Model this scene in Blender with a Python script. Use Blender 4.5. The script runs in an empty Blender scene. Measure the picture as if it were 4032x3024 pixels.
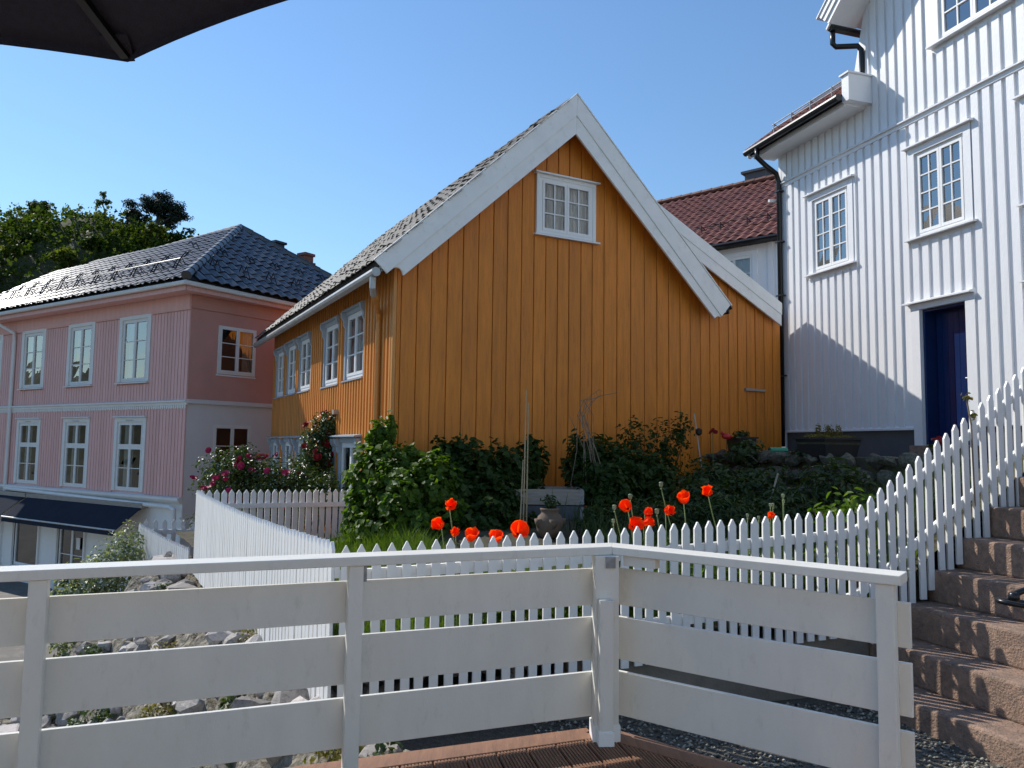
import bpy, math, random
import numpy as np
from mathutils import Vector, Matrix
R = math.radians
rng = np.random.default_rng(7); random.seed(7)
scn = bpy.context.scene
COL = scn.collection

# ------------------------------------------------------------------ camera, sky, sun, exposure
cam_d = bpy.data.cameras.new('camera'); cam = bpy.data.objects.new('camera', cam_d); COL.objects.link(cam)
cam_d.sensor_width = 34.6; cam_d.lens = 26.0; cam_d.clip_start = 0.05; cam_d.clip_end = 3000
EYE = Vector((0, 0, 1.5)); _p, _r = R(4.6), R(.74)
_F = Vector((0, math.cos(_p), math.sin(_p))); _U0 = Vector((0, -math.sin(_p), math.cos(_p))); _R0 = Vector((1, 0, 0))
_RT = _R0*math.cos(_r)+_U0*math.sin(_r); _UP = -_R0*math.sin(_r)+_U0*math.cos(_r)
cam.matrix_world = Matrix(((_RT.x, _UP.x, -_F.x, 0), (_RT.y, _UP.y, -_F.y, 0), (_RT.z, _UP.z, -_F.z, 1.5), (0, 0, 0, 1)))
scn.camera = cam
SUN_AZ, SUN_EL = -53.5, 40.8          # heading clockwise from +Y, elevation
to_sun = Vector((math.sin(R(SUN_AZ))*math.cos(R(SUN_EL)), math.cos(R(SUN_AZ))*math.cos(R(SUN_EL)), math.sin(R(SUN_EL))))
w = bpy.data.worlds.new('World'); scn.world = w; w.use_nodes = True
nt = w.node_tree; bg = nt.nodes['Background']; sky = nt.nodes.new('ShaderNodeTexSky')
sky.sky_type = 'NISHITA'; sky.sun_disc = False; sky.sun_elevation = R(SUN_EL); sky.sun_rotation = R(SUN_AZ)
sky.altitude = 0; sky.air_density = 1.5; sky.dust_density = 0.05; sky.ozone_density = 8.0
nt.links.new(sky.outputs[0], bg.inputs[0]); bg.inputs[1].default_value = 0.15
sl = bpy.data.lights.new('sun', 'SUN'); sl.energy = 4.8; sl.angle = R(.53); sl.color = (1, .955, .88)
so = bpy.data.objects.new('sun', sl); COL.objects.link(so); so.location = to_sun*60; so.rotation_euler = to_sun.to_track_quat('Z', 'Y').to_euler()
vs = scn.view_settings; vs.view_transform = 'Standard'; vs.look = 'None'; vs.exposure = 0.0; vs.gamma = 1; vs.use_curve_mapping = False
scn.cycles.use_denoising = True
scn.cycles.max_bounces = 8; scn.cycles.transparent_max_bounces = 12

# ------------------------------------------------------------------ helpers
class Frame:
    """x along a compass heading, y ninety degrees to its left (into a wall), z up"""
    def __init__(s, P, h, z=0):
        s.P = np.array([P[0], P[1], z], float); a = R(h)
        s.t = np.array([math.sin(a), math.cos(a), 0]); s.n = np.array([-math.cos(a), math.sin(a), 0])
    def w(s, x, y, z): return s.P+s.t*x+s.n*y+np.array([0, 0, z])
WORLD = Frame((0, 0), 90)

class G:
    def __init__(s): s.v = []; s.f = []
    def add(s, vs, fs):
        b = len(s.v); s.v += [tuple(map(float, q)) for q in vs]; s.f += [tuple(b+i for i in f) for f in fs]; return s
    def box(s, fr, x0, x1, y0, y1, z0, z1):
        return s.add([fr.w(x, y, z) for z in (z0, z1) for y in (y0, y1) for x in (x0, x1)],
                     [(0, 2, 3, 1), (4, 5, 7, 6), (0, 1, 5, 4), (2, 6, 7, 3), (0, 4, 6, 2), (1, 3, 7, 5)])
    def prism(s, fr, pts, y0, y1):       # polygon in x,z extruded along y
        n = len(pts)
        return s.add([fr.w(x, y0, z) for x, z in pts]+[fr.w(x, y1, z) for x, z in pts],
                     [tuple(range(n)), tuple(range(2*n-1, n-1, -1))]+[(i, n+i, n+(i+1) % n, (i+1) % n) for i in range(n)])
    def plan(s, fr, pts, z0, z1):        # polygon in x,y extruded up; z may be per-vertex lists
        n = len(pts); za = z0 if hasattr(z0, '__len__') else [z0]*n; zb = z1 if hasattr(z1, '__len__') else [z1]*n
        return s.add([fr.w(x, y, z) for (x, y), z in zip(pts, za)]+[fr.w(x, y, z) for (x, y), z in zip(pts, zb)],
                     [tuple(range(n-1, -1, -1)), tuple(range(n, 2*n))]+[(i, (i+1) % n, n+(i+1) % n, n+i) for i in range(n)])
    def tube(s, pts, r, n=8, cap=True):
        pts = [Vector(p) for p in pts]; m = len(pts); rs = r if hasattr(r, '__len__') else [r]*m
        vs = []; prev = None
        for i, p in enumerate(pts):
            d = (pts[min(i+1, m-1)]-pts[max(i-1, 0)]).normalized()
            if prev is None:
                a = d.cross(Vector((0, 0, 1)) if abs(d.z) < .9 else Vector((1, 0, 0))).normalized()
            else:
                a = (prev-d*prev.dot(d)).normalized()
            prev = a; b = d.cross(a)
            vs += [p+(a*math.cos(2*math.pi*k/n)+b*math.sin(2*math.pi*k/n))*rs[i] for k in range(n)]
        fs = [(i*n+k, i*n+(k+1) % n, (i+1)*n+(k+1) % n, (i+1)*n+k) for i in range(m-1) for k in range(n)]
        if cap: fs += [tuple(range(n-1, -1, -1)), tuple((m-1)*n+k for k in range(n))]
        return s.add(vs, fs)
    def lathe(s, c, prof, n=20):
        vs = [(c[0]+r*math.cos(2*math.pi*k/n), c[1]+r*math.sin(2*math.pi*k/n), c[2]+z) for r, z in prof for k in range(n)]; m = len(prof)
        return s.add(vs, [(i*n+k, i*n+(k+1) % n, (i+1)*n+(k+1) % n, (i+1)*n+k) for i in range(m-1) for k in range(n)]+[tuple(range(n-1, -1, -1)), tuple((m-1)*n+k for k in range(n))])
    def quad(s, *q): return s.add(q, [tuple(range(len(q)))])

def origin(parent):
    o = np.zeros(3)
    while parent is not None: o += np.array(parent.location); parent = parent.parent
    return o
def link(name, me, mat, parent=None, smooth=False):
    ob = bpy.data.objects.new(name, me); COL.objects.link(ob)
    if mat and not me.materials: me.materials.append(mat)
    if parent is not None: ob.parent = parent
    if smooth: me.shade_smooth()
    return ob
def build(name, g, mat, parent=None, bevel=0, smooth=False, loc=None):
    """one mesh object from world-space geometry; under a parent its origin is the parent's"""
    if parent is not None: o = origin(parent)
    elif loc is not None: o = np.array(loc, float)
    else:
        a = np.array(g.v); o = np.array([a[:, 0].mean(), a[:, 1].mean(), a[:, 2].min()])
    me = bpy.data.meshes.new(name); me.from_pydata([(v[0]-o[0], v[1]-o[1], v[2]-o[2]) for v in g.v], [], g.f); me.update()
    ob = link(name, me, mat, parent, smooth)
    if parent is None: ob.location = o
    if bevel:
        b = ob.modifiers.new('bevel', 'BEVEL'); b.width = bevel; b.segments = 2; b.limit_method = 'ANGLE'
    return ob
def tag(ob, label, cat=None, group=None, kind=None):
    ob['label'] = label
    if cat: ob['category'] = cat
    if group: ob['group'] = group
    if kind: ob['kind'] = kind
    return ob
def thing(name, label, cat, loc, group=None):
    e = bpy.data.objects.new(name, None); COL.objects.link(e); e.location = loc; e.empty_display_size = .2
    return tag(e, label, cat, group)
def structure(ob, label):
    ob['kind'] = 'structure'; ob['label'] = label; return ob
def bulk(name, V, F4, mat, parent=None, smooth=False):
    """fast mesh from numpy: V (n,3) world, F4 (m,k) faces"""
    o = origin(parent) if parent is not None else np.array([V[:, 0].mean(), V[:, 1].mean(), V[:, 2].min()])
    me = bpy.data.meshes.new(name); k = F4.shape[1]; m = len(F4)
    me.vertices.add(len(V)); me.vertices.foreach_set('co', (V-o).astype(np.float32).ravel())
    me.loops.add(m*k); me.loops.foreach_set('vertex_index', F4.astype(np.int32).ravel())
    me.polygons.add(m); me.polygons.foreach_set('loop_start', np.arange(0, m*k, k, dtype=np.int32))
    me.update(calc_edges=True); me.validate()
    ob = link(name, me, mat, parent, smooth)
    if parent is None: ob.location = o
    return ob

# ------------------------------------------------------------------ materials
def nodes(name):
    m = bpy.data.materials.new(name); m.use_nodes = True; t = m.node_tree; b = t.nodes['Principled BSDF']
    return m, t, b, t.links.new
def pm(name, col, rough=.55, var=.10, scale=3.0, bump=.0, bscale=40., rnd=.0, stretch=(1, 1, 1), col2=None, c2amt=.5, spec=.5, metal=0, fine=0.0):
    m, t, b, L = nodes(name)
    tc = t.nodes.new('ShaderNodeTexCoord'); mp = t.nodes.new('ShaderNodeMapping'); mp.inputs['Scale'].default_value = stretch
    L(tc.outputs['Object'], mp.inputs[0])
    n1 = t.nodes.new('ShaderNodeTexNoise'); n1.inputs['Scale'].default_value = scale; n1.inputs['Detail'].default_value = 7; n1.inputs['Roughness'].default_value = .62
    L(mp.outputs[0], n1.inputs['Vector'])
    mr = t.nodes.new('ShaderNodeMapRange'); mr.inputs[1].default_value = .3; mr.inputs[2].default_value = .7; mr.inputs[3].default_value = 1-var; mr.inputs[4].default_value = 1+var
    L(n1.outputs[0], mr.inputs[0]); fac = mr.outputs[0]
    if rnd:
        oi = t.nodes.new('ShaderNodeObjectInfo'); m2 = t.nodes.new('ShaderNodeMapRange'); m2.inputs[3].default_value = 1-rnd; m2.inputs[4].default_value = 1+rnd
        L(oi.outputs['Random'], m2.inputs[0]); mu = t.nodes.new('ShaderNodeMath'); mu.operation = 'MULTIPLY'; L(fac, mu.inputs[0]); L(m2.outputs[0], mu.inputs[1]); fac = mu.outputs[0]
    hs = t.nodes.new('ShaderNodeVectorMath'); hs.operation = 'SCALE'
    if col2 is not None:
        n2 = t.nodes.new('ShaderNodeTexNoise'); n2.inputs['Scale'].default_value = scale*2.7; n2.inputs['Detail'].default_value = 9; n2.inputs['Roughness'].default_value = .7; L(mp.outputs[0], n2.inputs['Vector'])
        cr = t.nodes.new('ShaderNodeMapRange'); cr.inputs[1].default_value = .62-c2amt*.3; cr.inputs[2].default_value = .72-c2amt*.15; L(n2.outputs[0], cr.inputs[0])
        mx = t.nodes.new('ShaderNodeMix'); mx.data_type = 'RGBA'; mx.inputs[6].default_value = (*col, 1); mx.inputs[7].default_value = (*col2, 1); L(cr.outputs[0], mx.inputs[0]); L(mx.outputs[2], hs.inputs[0])
    else: hs.inputs[0].default_value = col
    L(fac, hs.inputs['Scale']); L(hs.outputs[0], b.inputs['Base Color'])
    b.inputs['Roughness'].default_value = rough; b.inputs['Specular IOR Level'].default_value = spec; b.inputs['Metallic'].default_value = metal
    if bump:
        n3 = t.nodes.new('ShaderNodeTexNoise'); n3.inputs['Scale'].default_value = bscale; n3.inputs['Detail'].default_value = 5; L(mp.outputs[0], n3.inputs['Vector'])
        bp = t.nodes.new('ShaderNodeBump'); bp.inputs['Strength'].default_value = bump; bp.inputs['Distance'].default_value = .01+fine; L(n3.outputs[0], bp.inputs['Height']); L(bp.outputs[0], b.inputs['Normal'])
    return m
def leafm(name, c1, c2, trans=.35, rough=.45, spec=.4):
    m, t, b, L = nodes(name)
    ge = t.nodes.new('ShaderNodeNewGeometry'); mx = t.nodes.new('ShaderNodeMix'); mx.data_type = 'RGBA'
    mx.inputs[6].default_value = (*c1, 1); mx.inputs[7].default_value = (*c2, 1); L(ge.outputs['Random Per Island'], mx.inputs[0])
    L(mx.outputs[2], b.inputs['Base Color']); b.inputs['Roughness'].default_value = rough; b.inputs['Specular IOR Level'].default_value = spec
    tr = t.nodes.new('ShaderNodeBsdfTranslucent'); hs = t.nodes.new('ShaderNodeVectorMath'); hs.operation = 'MULTIPLY'; hs.inputs[1].default_value = (1.5, 1.6, .6)
    L(mx.outputs[2], hs.inputs[0]); L(hs.outputs[0], tr.inputs[0])
    ms = t.nodes.new('ShaderNodeMixShader'); ms.inputs[0].default_value = trans; L(b.outputs[0], ms.inputs[1]); L(tr.outputs[0], ms.inputs[2])
    L(ms.outputs[0], t.nodes['Material Output'].inputs[0])
    return m
def glassm(name, ior=1.8, tint=(.9, .95, .95), coat=0.0):
    m, t, b, L = nodes(name); t.nodes.remove(b)
    fr = t.nodes.new('ShaderNodeFresnel'); fr.inputs[0].default_value = ior
    tr = t.nodes.new('ShaderNodeBsdfTransparent'); tr.inputs[0].default_value = (*tint, 1)
    gl = t.nodes.new('ShaderNodeBsdfGlossy'); gl.inputs['Roughness'].default_value = .0
    nz = t.nodes.new('ShaderNodeTexNoise'); nz.inputs['Scale'].default_value = 2.5; tc = t.nodes.new('ShaderNodeTexCoord'); L(tc.outputs['Object'], nz.inputs['Vector'])
    bp = t.nodes.new('ShaderNodeBump'); bp.inputs['Strength'].default_value = .06; bp.inputs['Distance'].default_value = .02; L(nz.outputs[0], bp.inputs['Height']); L(bp.outputs[0], gl.inputs['Normal'])
    ad = t.nodes.new('ShaderNodeMath'); ad.operation = 'ADD'; ad.use_clamp = True; ad.inputs[1].default_value = coat; L(fr.outputs[0], ad.inputs[0])
    ms = t.nodes.new('ShaderNodeMixShader'); L(ad.outputs[0], ms.inputs[0]); L(tr.outputs[0], ms.inputs[1]); L(gl.outputs[0], ms.inputs[2])
    L(ms.outputs[0], t.nodes['Material Output'].inputs[0]); return m

M = {}
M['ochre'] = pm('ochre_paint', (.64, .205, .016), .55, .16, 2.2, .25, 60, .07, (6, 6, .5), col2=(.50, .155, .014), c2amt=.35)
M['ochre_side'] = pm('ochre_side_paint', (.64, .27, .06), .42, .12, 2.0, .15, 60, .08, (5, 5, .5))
M['white'] = pm('white_paint', (.80, .80, .79), .45, .03, 2, .10, 50, .015, (4, 4, .7))
M['rail'] = pm('railing_paint', (.80, .77, .69), .38, .045, 2.2, .10, 60, .02, (3, 3, 1.2), col2=(.72, .69, .61), c2amt=.18)
M['verge'] = pm('verge_paint', (.85, .85, .83), .5, .05, 3, .12, 50, .02, (1, 1, 1), col2=(.76, .76, .73), c2amt=.25)
M['housewhite'] = pm('house_white_paint', (.80, .80, .81), .42, .03, 2.5, .35, 24, .02, (3, 3, .8))
M['picket'] = pm('picket_paint', (.86, .85, .82), .5, .03, 3, .1, 60, .03, (3, 3, 1))
M['oldpicket'] = pm('weathered_picket_paint', (.70, .70, .69), .6, .09, 3, .2, 60, .05, (4, 4, .5), col2=(.48, .47, .45), c2amt=.3)
M['pink'] = pm('pink_paint', (.70, .40, .355), .6, .08, 2.5, .12, 50, .05, (4, 4, .6))
M['pinkplaster'] = pm('pink_plaster', (.54, .27, .22), .8, .08, .9, .25, 30)
M['greyplaster'] = pm('bluegrey_plaster', (.64, .61, .60), .8, .05, .8, .25, 30)
M['creamtrim'] = pm('cream_trim', (.70, .69, .66), .5, .05, 3)
M['casing'] = pm('grey_casing', (.36, .41, .47), .5, .05, 3)
M['plinth'] = pm('dark_plinth', (.10, .105, .115), .8, .1, 3, .3, 40)
M['black'] = pm('black_metal', (.008, .008, .009), .3, .1, 5)
M['blackplastic'] = pm('black_plastic', (.018, .019, .021), .5, .15, 5, .1)
M['zinc'] = pm('zinc', (.42, .42, .41), .45, .18, 6, .1, 30, metal=.4)
M['galv'] = pm('galvanised', (.30, .31, .32), .5, .3, 30, metal=.5)
M['navy'] = pm('navy_door', (.004, .022, .095), .22, .1, 3, .1)
M['slate'] = pm('old_roof_slate', (.085, .076, .064), .7, .35, 6, .3, 30, .35)
M['blacktile'] = pm('glazed_black_tile', (.030, .031, .036), .36, .2, 8, .05, 40, .2, spec=.9)
M['redtile'] = pm('red_clay_tile', (.17, .052, .032), .6, .3, 7, .2, 40, .22)
M['deck'] = pm('deck_wood', (.22, .105, .055), .6, .25, 3, .4, 50, .12, (14, 1.4, 14))
M['greywood'] = pm('grey_wood', (.34, .29, .24), .75, .2, 5, .3, 40, .06, (1, 1, 8))
M['stone'] = pm('field_stone', (.30, .27, .245), .85, .3, 4, .5, 25, .25, col2=(.12, .12, .09), c2amt=.35)
M['palestone'] = pm('pale_stone', (.48, .43, .40), .8, .2, 4, .5, 25, .15, col2=(.28, .26, .22), c2amt=.3)
M['step'] = pm('step_stone', (.32, .205, .145), .85, .25, 6, .7, 60, .08, col2=(.20, .14, .105), c2amt=.6, fine=.01)
M['concrete'] = pm('old_concrete', (.20, .175, .14), .85, .25, 3, .5, 40)
M['asphalt'] = pm('street_paving', (.15, .135, .115), .85, .2, 1.2, .4, 60, col2=(.22, .20, .175), c2amt=.4)
M['gravel'] = pm('gravel', (.12, .105, .082), .9, .35, 30, .9, 90, col2=(.26, .23, .18), c2amt=.3, fine=.02)
M['soil'] = pm('garden_soil', (.055, .042, .028), .95, .4, 4, .6, 30, col2=(.06, .085, .02), c2amt=.5)
M['rock'] = pm('bare_rock', (.095, .082, .068), .9, .5, 2.4, 1, 8, rnd=.25, stretch=(1.4, 1.4, .6), col2=(.045, .048, .025), c2amt=.55, fine=.12)
M['hill'] = pm('hill_ground', (.045, .048, .016), .95, .4, .25, .6, 4, col2=(.075, .062, .03), c2amt=.25, fine=.1)
M['bark'] = pm('bark', (.085, .065, .048), .9, .3, 12, .5, 40)
M['twig'] = pm('dry_twig', (.22, .17, .12), .85, .3, 12)
M['bamboo'] = pm('bamboo', (.42, .33, .19), .6, .2, 8)
M['stem'] = pm('poppy_stem', (.16, .22, .075), .7, .2, 20)
M['pod'] = pm('poppy_pod', (.20, .24, .14), .6, .2, 20)
M['clay'] = pm('clay_pot', (.17, .115, .08), .85, .25, 5, .4, 30, col2=(.14, .10, .075), c2amt=.4)
M['canopy'] = pm('umbrella_fabric', (.030, .032, .052), .9, .15, 60, .4, 300)
M['awning'] = pm('awning_fabric', (.026, .032, .046), .95, .08, 3, .1, 100, spec=.05)
M['dark'] = pm('room_dark', (.035, .033, .032), .9, .2, 2)
M['roomwall'] = pm('room_wall', (.16, .15, .14), .9, .1, 2)
M['curtain'] = pm('curtain_cloth', (.62, .60, .56), .9, .06, 6)
M['blind'] = pm('blind_slats', (.10, .10, .10), .6, .1, 3)
M['paper'] = pm('paper_notice', (.75, .75, .73), .7, .03)
M['green_plastic'] = pm('green_plastic', (.03, .30, .17), .4, .1, 3)
M['red'] = pm('red_enamel', (.45, .015, .015), .4, .1, 5)
M['glass'] = glassm('window_glass', 1.75, coat=.28)
M['glass2'] = glassm('old_glass', 1.6, coat=.08)
M['tar'] = pm('roof_underlay', (.03, .028, .026), .9, .2, 4)
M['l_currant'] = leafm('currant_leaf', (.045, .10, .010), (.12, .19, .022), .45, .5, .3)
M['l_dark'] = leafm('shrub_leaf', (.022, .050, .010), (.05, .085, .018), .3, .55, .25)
M['l_rose'] = leafm('rose_leaf', (.028, .055, .014), (.075, .11, .03), .3, .35)
M['l_pale'] = leafm('pale_leaf', (.10, .14, .06), (.34, .36, .24), .3)
M['l_tree'] = leafm('broadleaf', (.026, .052, .010), (.080, .105, .016), .42, .6, .12)
M['l_lime'] = leafm('light_broadleaf', (.065, .095, .014), (.14, .16, .025), .45, .6, .15)
M['l_sparse'] = leafm('birch_leaf', (.06, .085, .03), (.12, .14, .06), .45, .6, .15)
M['l_pine'] = leafm('pine_needles', (.010, .022, .010), (.026, .042, .018), .12, .6)
M['grass'] = leafm('grass_blade', (.055, .11, .012), (.14, .20, .03), .4)
M['l_herb'] = leafm('herb_leaf', (.028, .06, .016), (.07, .10, .03), .3)
M['l_yellow'] = leafm('yellow_stonecrop', (.12, .13, .02), (.24, .17, .04), .3)
M['petal'] = leafm('poppy_petal', (.80, .060, .006), (.88, .085, .010), .45, .6, .2)
M['rosepetal'] = pm('rose_petal', (.36, .012, .075), .6, .25, 30)
M['redrose'] = pm('red_rose_petal', (.30, .008, .014), .6, .25, 30)

# ------------------------------------------------------------------ building helpers
def segs(xa, xb, zb, zt, holes):
    xm = (xa+xb)/2; cur = zb; out = []
    for h in sorted([h for h in holes if h[0] <= xm <= h[1]], key=lambda h: h[2]):
        e = min(h[2], zt(xm))
        if e > cur+.005: out.append((xa, xb, cur, cur, e, e))
        cur = max(cur, h[3])
    ta, tb = zt(xa), zt(xb)
    if min(ta, tb) > cur+.01 or max(ta, tb) > cur+.05: out.append((xa, xb, cur, cur, max(ta, cur+.005), max(tb, cur+.005)))
    return out
def wall(name, par, fr, x0, x1, zb, zt, holes, mat, kinks=(), y=0):
    xs = sorted({x0, x1, *kinks, *[h[0] for h in holes], *[h[1] for h in holes]}); xs = [x for x in xs if x0 <= x <= x1]; g = G()
    for a, b in zip(xs[:-1], xs[1:]):
        for xa, xb, z0a, z0b, z1a, z1b in segs(a, b, zb, zt, holes):
            g.quad(fr.w(xa, y, z0a), fr.w(xb, y, z0b), fr.w(xb, y, z1b), fr.w(xa, y, z1a))
    return build(name, g, mat, par)
def boards(par, fr, edges, zb, zt, holes, mat, y0, y1, gap=.006, name='board', step=0, jit=0, bevel=0):
    for a, b in edges:
        j = random.uniform(-jit, jit)
        for xa, xb, z0a, z0b, z1a, z1b in segs(a+gap/2, b-gap/2, zb, zt, holes):
            g = G()
            if step:
                xm = (xa+xb)/2; zm0 = (z0a+z0b)/2; zm1 = (z1a+z1b)/2
                P = [(xa, y0+j+.004, z0a, z1a), (xa+.006, y0+j, z0a, z1a), (xm, y0+j, zm0, zm1), (xm+.004, y0+j+step, zm0, zm1), (xb-.006, y0+j+step, z0b, z1b), (xb, y0+j+step+.004, z0b, z1b), (xb, y1, z0b, z1b), (xa, y1, z0a, z1a)]
                n = len(P); g.add([fr.w(x, y, z) for x, y, z, _ in P]+[fr.w(x, y, z) for x, y, _, z in P], [tuple(range(n-1, -1, -1)), tuple(range(n, 2*n))]+[(i, (i+1) % n, n+(i+1) % n, n+i) for i in range(n)])
            else:
                g.prism(fr, [(xa, z0a), (xb, z0b), (xb, z1b), (xa, z1a)], y0+j, y1)
            build(name, g, mat, par, bevel=bevel)
def window(par, fr, x0, x1, z0, z1, sash=2, cols=1, rows=3, casing=.1, sashm='white', casem='white', yf=.0, head=.05, sill=.06, glass='glass', inside='dark', curtain=None, blind=False, topsplit=None, reveal=.35, label=None, proud=.035, over=.04, corbel=False, vent=False):
    """casement window in the opening x0..x1, z0..z1 of a wall in frame fr (outside is -y)"""
    fw = .045; g = G(); a, b, c, d = x0, x1, z0, z1
    g.box(fr, a, a+fw, yf-.01, yf+.05, c, d); g.box(fr, b-fw, b, yf-.01, yf+.05, c, d); g.box(fr, a+fw, b-fw, yf-.01, yf+.05, d-fw, d); g.box(fr, a+fw, b-fw, yf-.01, yf+.05, c, c+fw)
    panes = []; W = (b-a-2*fw)/sash; sw = .038; mw = .02
    for i in range(sash):
        sa = a+fw+W*i+.003; sb = a+fw+W*(i+1)-.003
        tiers = [(c+fw, d-fw, rows)] if not topsplit else [(c+fw, c+fw+(d-c-2*fw)*topsplit-.02, rows-1), (c+fw+(d-c-2*fw)*topsplit+.02, d-fw, 1)]
        if topsplit:
            g.box(fr, sa-.002, sb+.002, yf-.012, yf+.045, tiers[0][1], tiers[1][0])
        for (ta, tb, rw) in tiers:
            y0, y1 = yf-.018, yf+.03
            g.box(fr, sa, sa+sw, y0, y1, ta, tb); g.box(fr, sb-sw, sb, y0, y1, ta, tb); g.box(fr, sa+sw, sb-sw, y0, y1, ta, ta+sw*1.25); g.box(fr, sa+sw, sb-sw, y0, y1, tb-sw, tb)
            ia, ib, ic, idd = sa+sw, sb-sw, ta+sw*1.25, tb-sw
            for k in range(1, cols):
                xm = ia+(ib-ia)*k/cols; g.box(fr, xm-mw/2, xm+mw/2, y0+.006, y1-.006, ic, idd)
            for k in range(1, rw):
                zm = ic+(idd-ic)*k/rw; g.box(fr, ia, ib, y0+.004, y1-.008, zm-mw/2, zm+mw/2)
            for k in range(cols):
                for r in range(rw):
                    panes.append((ia+(ib-ia)*k/cols, ia+(ib-ia)*(k+1)/cols, ic+(idd-ic)*r/rw, ic+(idd-ic)*(r+1)/rw))
    win = build('window', g, M[sashm], par)
    if label: win['label'] = label
    for (pa, pb, pc, pd) in panes:
        j = [random.uniform(-.0025, .0025) for _ in range(4)]
        build('pane', G().quad(fr.w(pa, yf+.008+j[0], pc), fr.w(pb, yf+.008+j[1], pc), fr.w(pb, yf+.008+j[0]+j[2], pd), fr.w(pa, yf+.008+j[1]+j[2], pd)), M[glass], win)
    if casing:
        g = G(); yo = -proud; k = casing
        g.box(fr, a-k, a, yo, .02, c-.005, d+k*.9); g.box(fr, b, b+k, yo, .02, c-.005, d+k*.9); g.box(fr, a, b, yo-.002, .02, d, d+k*.88)
        if corbel:
            for xx in (a-k, b): g.prism(Frame(fr.w(xx, 0, 0)[:2], math.degrees(math.atan2(-fr.n[0], -fr.n[1]))), [(proud, d+.02), (proud, d-.20), (proud+.035, d-.15), (proud+.03, d-.08), (proud+.075, d-.02), (proud+.085, d+.06), (proud, d+.07)], 0, k)
        build('casing', g, M[casem], win)
    if head:
        g = G(); t = d+casing*.9+.001
        g.prism(Frame(fr.w(a-casing-over, 0, 0)[:2], math.degrees(math.atan2(-fr.n[0], -fr.n[1]))), [(-.02, t), (proud+head, t), (proud+head, t+.022), (-.02, t+.05)], 0, b-a+2*casing+2*over)
        build('head_board', g, M[casem], win)
    if sill:
        g = G(); t = c-.006
        g.prism(Frame(fr.w(a-casing-over, 0, 0)[:2], math.degrees(math.atan2(-fr.n[0], -fr.n[1]))), [(-.02, t-.035), (proud+sill, t-.045), (proud+sill, t-.02), (-.02, t)], 0, b-a+2*casing+2*over)
        build('sill', g, M[casem], win)
    if vent: build('vent', G().box(fr, (a+b)/2-.16, (a+b)/2+.16, -proud-.012, -proud-.003, d+.02, d+.045), M['zinc'], win)
    g = G(); e = reveal; ya = .052
    q = lambda x, y, z: fr.w(x, y, z)
    g.quad(q(a, ya, c), q(a, e, c), q(a, e, d), q(a, ya, d)); g.quad(q(b, ya, c), q(b, ya, d), q(b, e, d), q(b, e, c))
    g.quad(q(a, ya, c), q(b, ya, c), q(b, e, c), q(a, e, c)); g.quad(q(a, ya, d), q(a, e, d), q(b, e, d), q(b, ya, d)); g.quad(q(a, e, c), q(b, e, c), q(b, e, d), q(a, e, d))
    build('room', g, M[inside], win)
    for (ca, cb, ctop, cbot) in (curtain or []):
        n = 36; V = []; g = G()
        for i in range(n+1):
            x = a+fw+(b-a-2*fw)*(ca+(cb-ca)*i/n); y = .12+.022*math.sin(i*1.35)+.012*math.sin(i*.6+1)
            V += [fr.w(x, y, c+(d-c)*cbot), fr.w(x+.01*math.sin(i*.7), y*.95, c+(d-c)*ctop)]
        g.add(V, [(2*i, 2*i+2, 2*i+3, 2*i+1) for i in range(n)]); build('curtain', g, M['curtain'], win, smooth=True)
    if blind:
        g = G(); zz = c+.06
        while zz < c+(d-c)*blind: g.quad(fr.w(a+fw, .10, zz), fr.w(b-fw, .10, zz), fr.w(b-fw, .125, zz+.028), fr.w(a+fw, .125, zz+.028)); zz += .042
        build('blind', g, M['blind'], win)
    return win
def tile_mesh(name, w, l, amp, thick=.02, pan=True, seg=8):
    """one roof tile: x across 0..w, y up the slope 0..l, z out of the roof"""
    g = G(); top = []
    for j in (0, 1):
        for i in range(seg+1):
            u = i/seg; h = (amp*(.5-.5*math.cos(2*math.pi*min(1, u*1.05))) if pan else 0)
            top.append((u*w*1.06, j*l, h+(thick*1.3 if j == 0 else 0)))
    n = seg+1; bot = [(x, y, z-thick) for x, y, z in top[:n]]
    g.add(top+bot, [(i, i+1, n+i+1, n+i) for i in range(seg)]+[(2*n+i, 2*n+i+1, i+1, i) for i in range(seg)])
    me = bpy.data.meshes.new(name); me.from_pydata(g.v, [], g.f); me.update()
    return me
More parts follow.
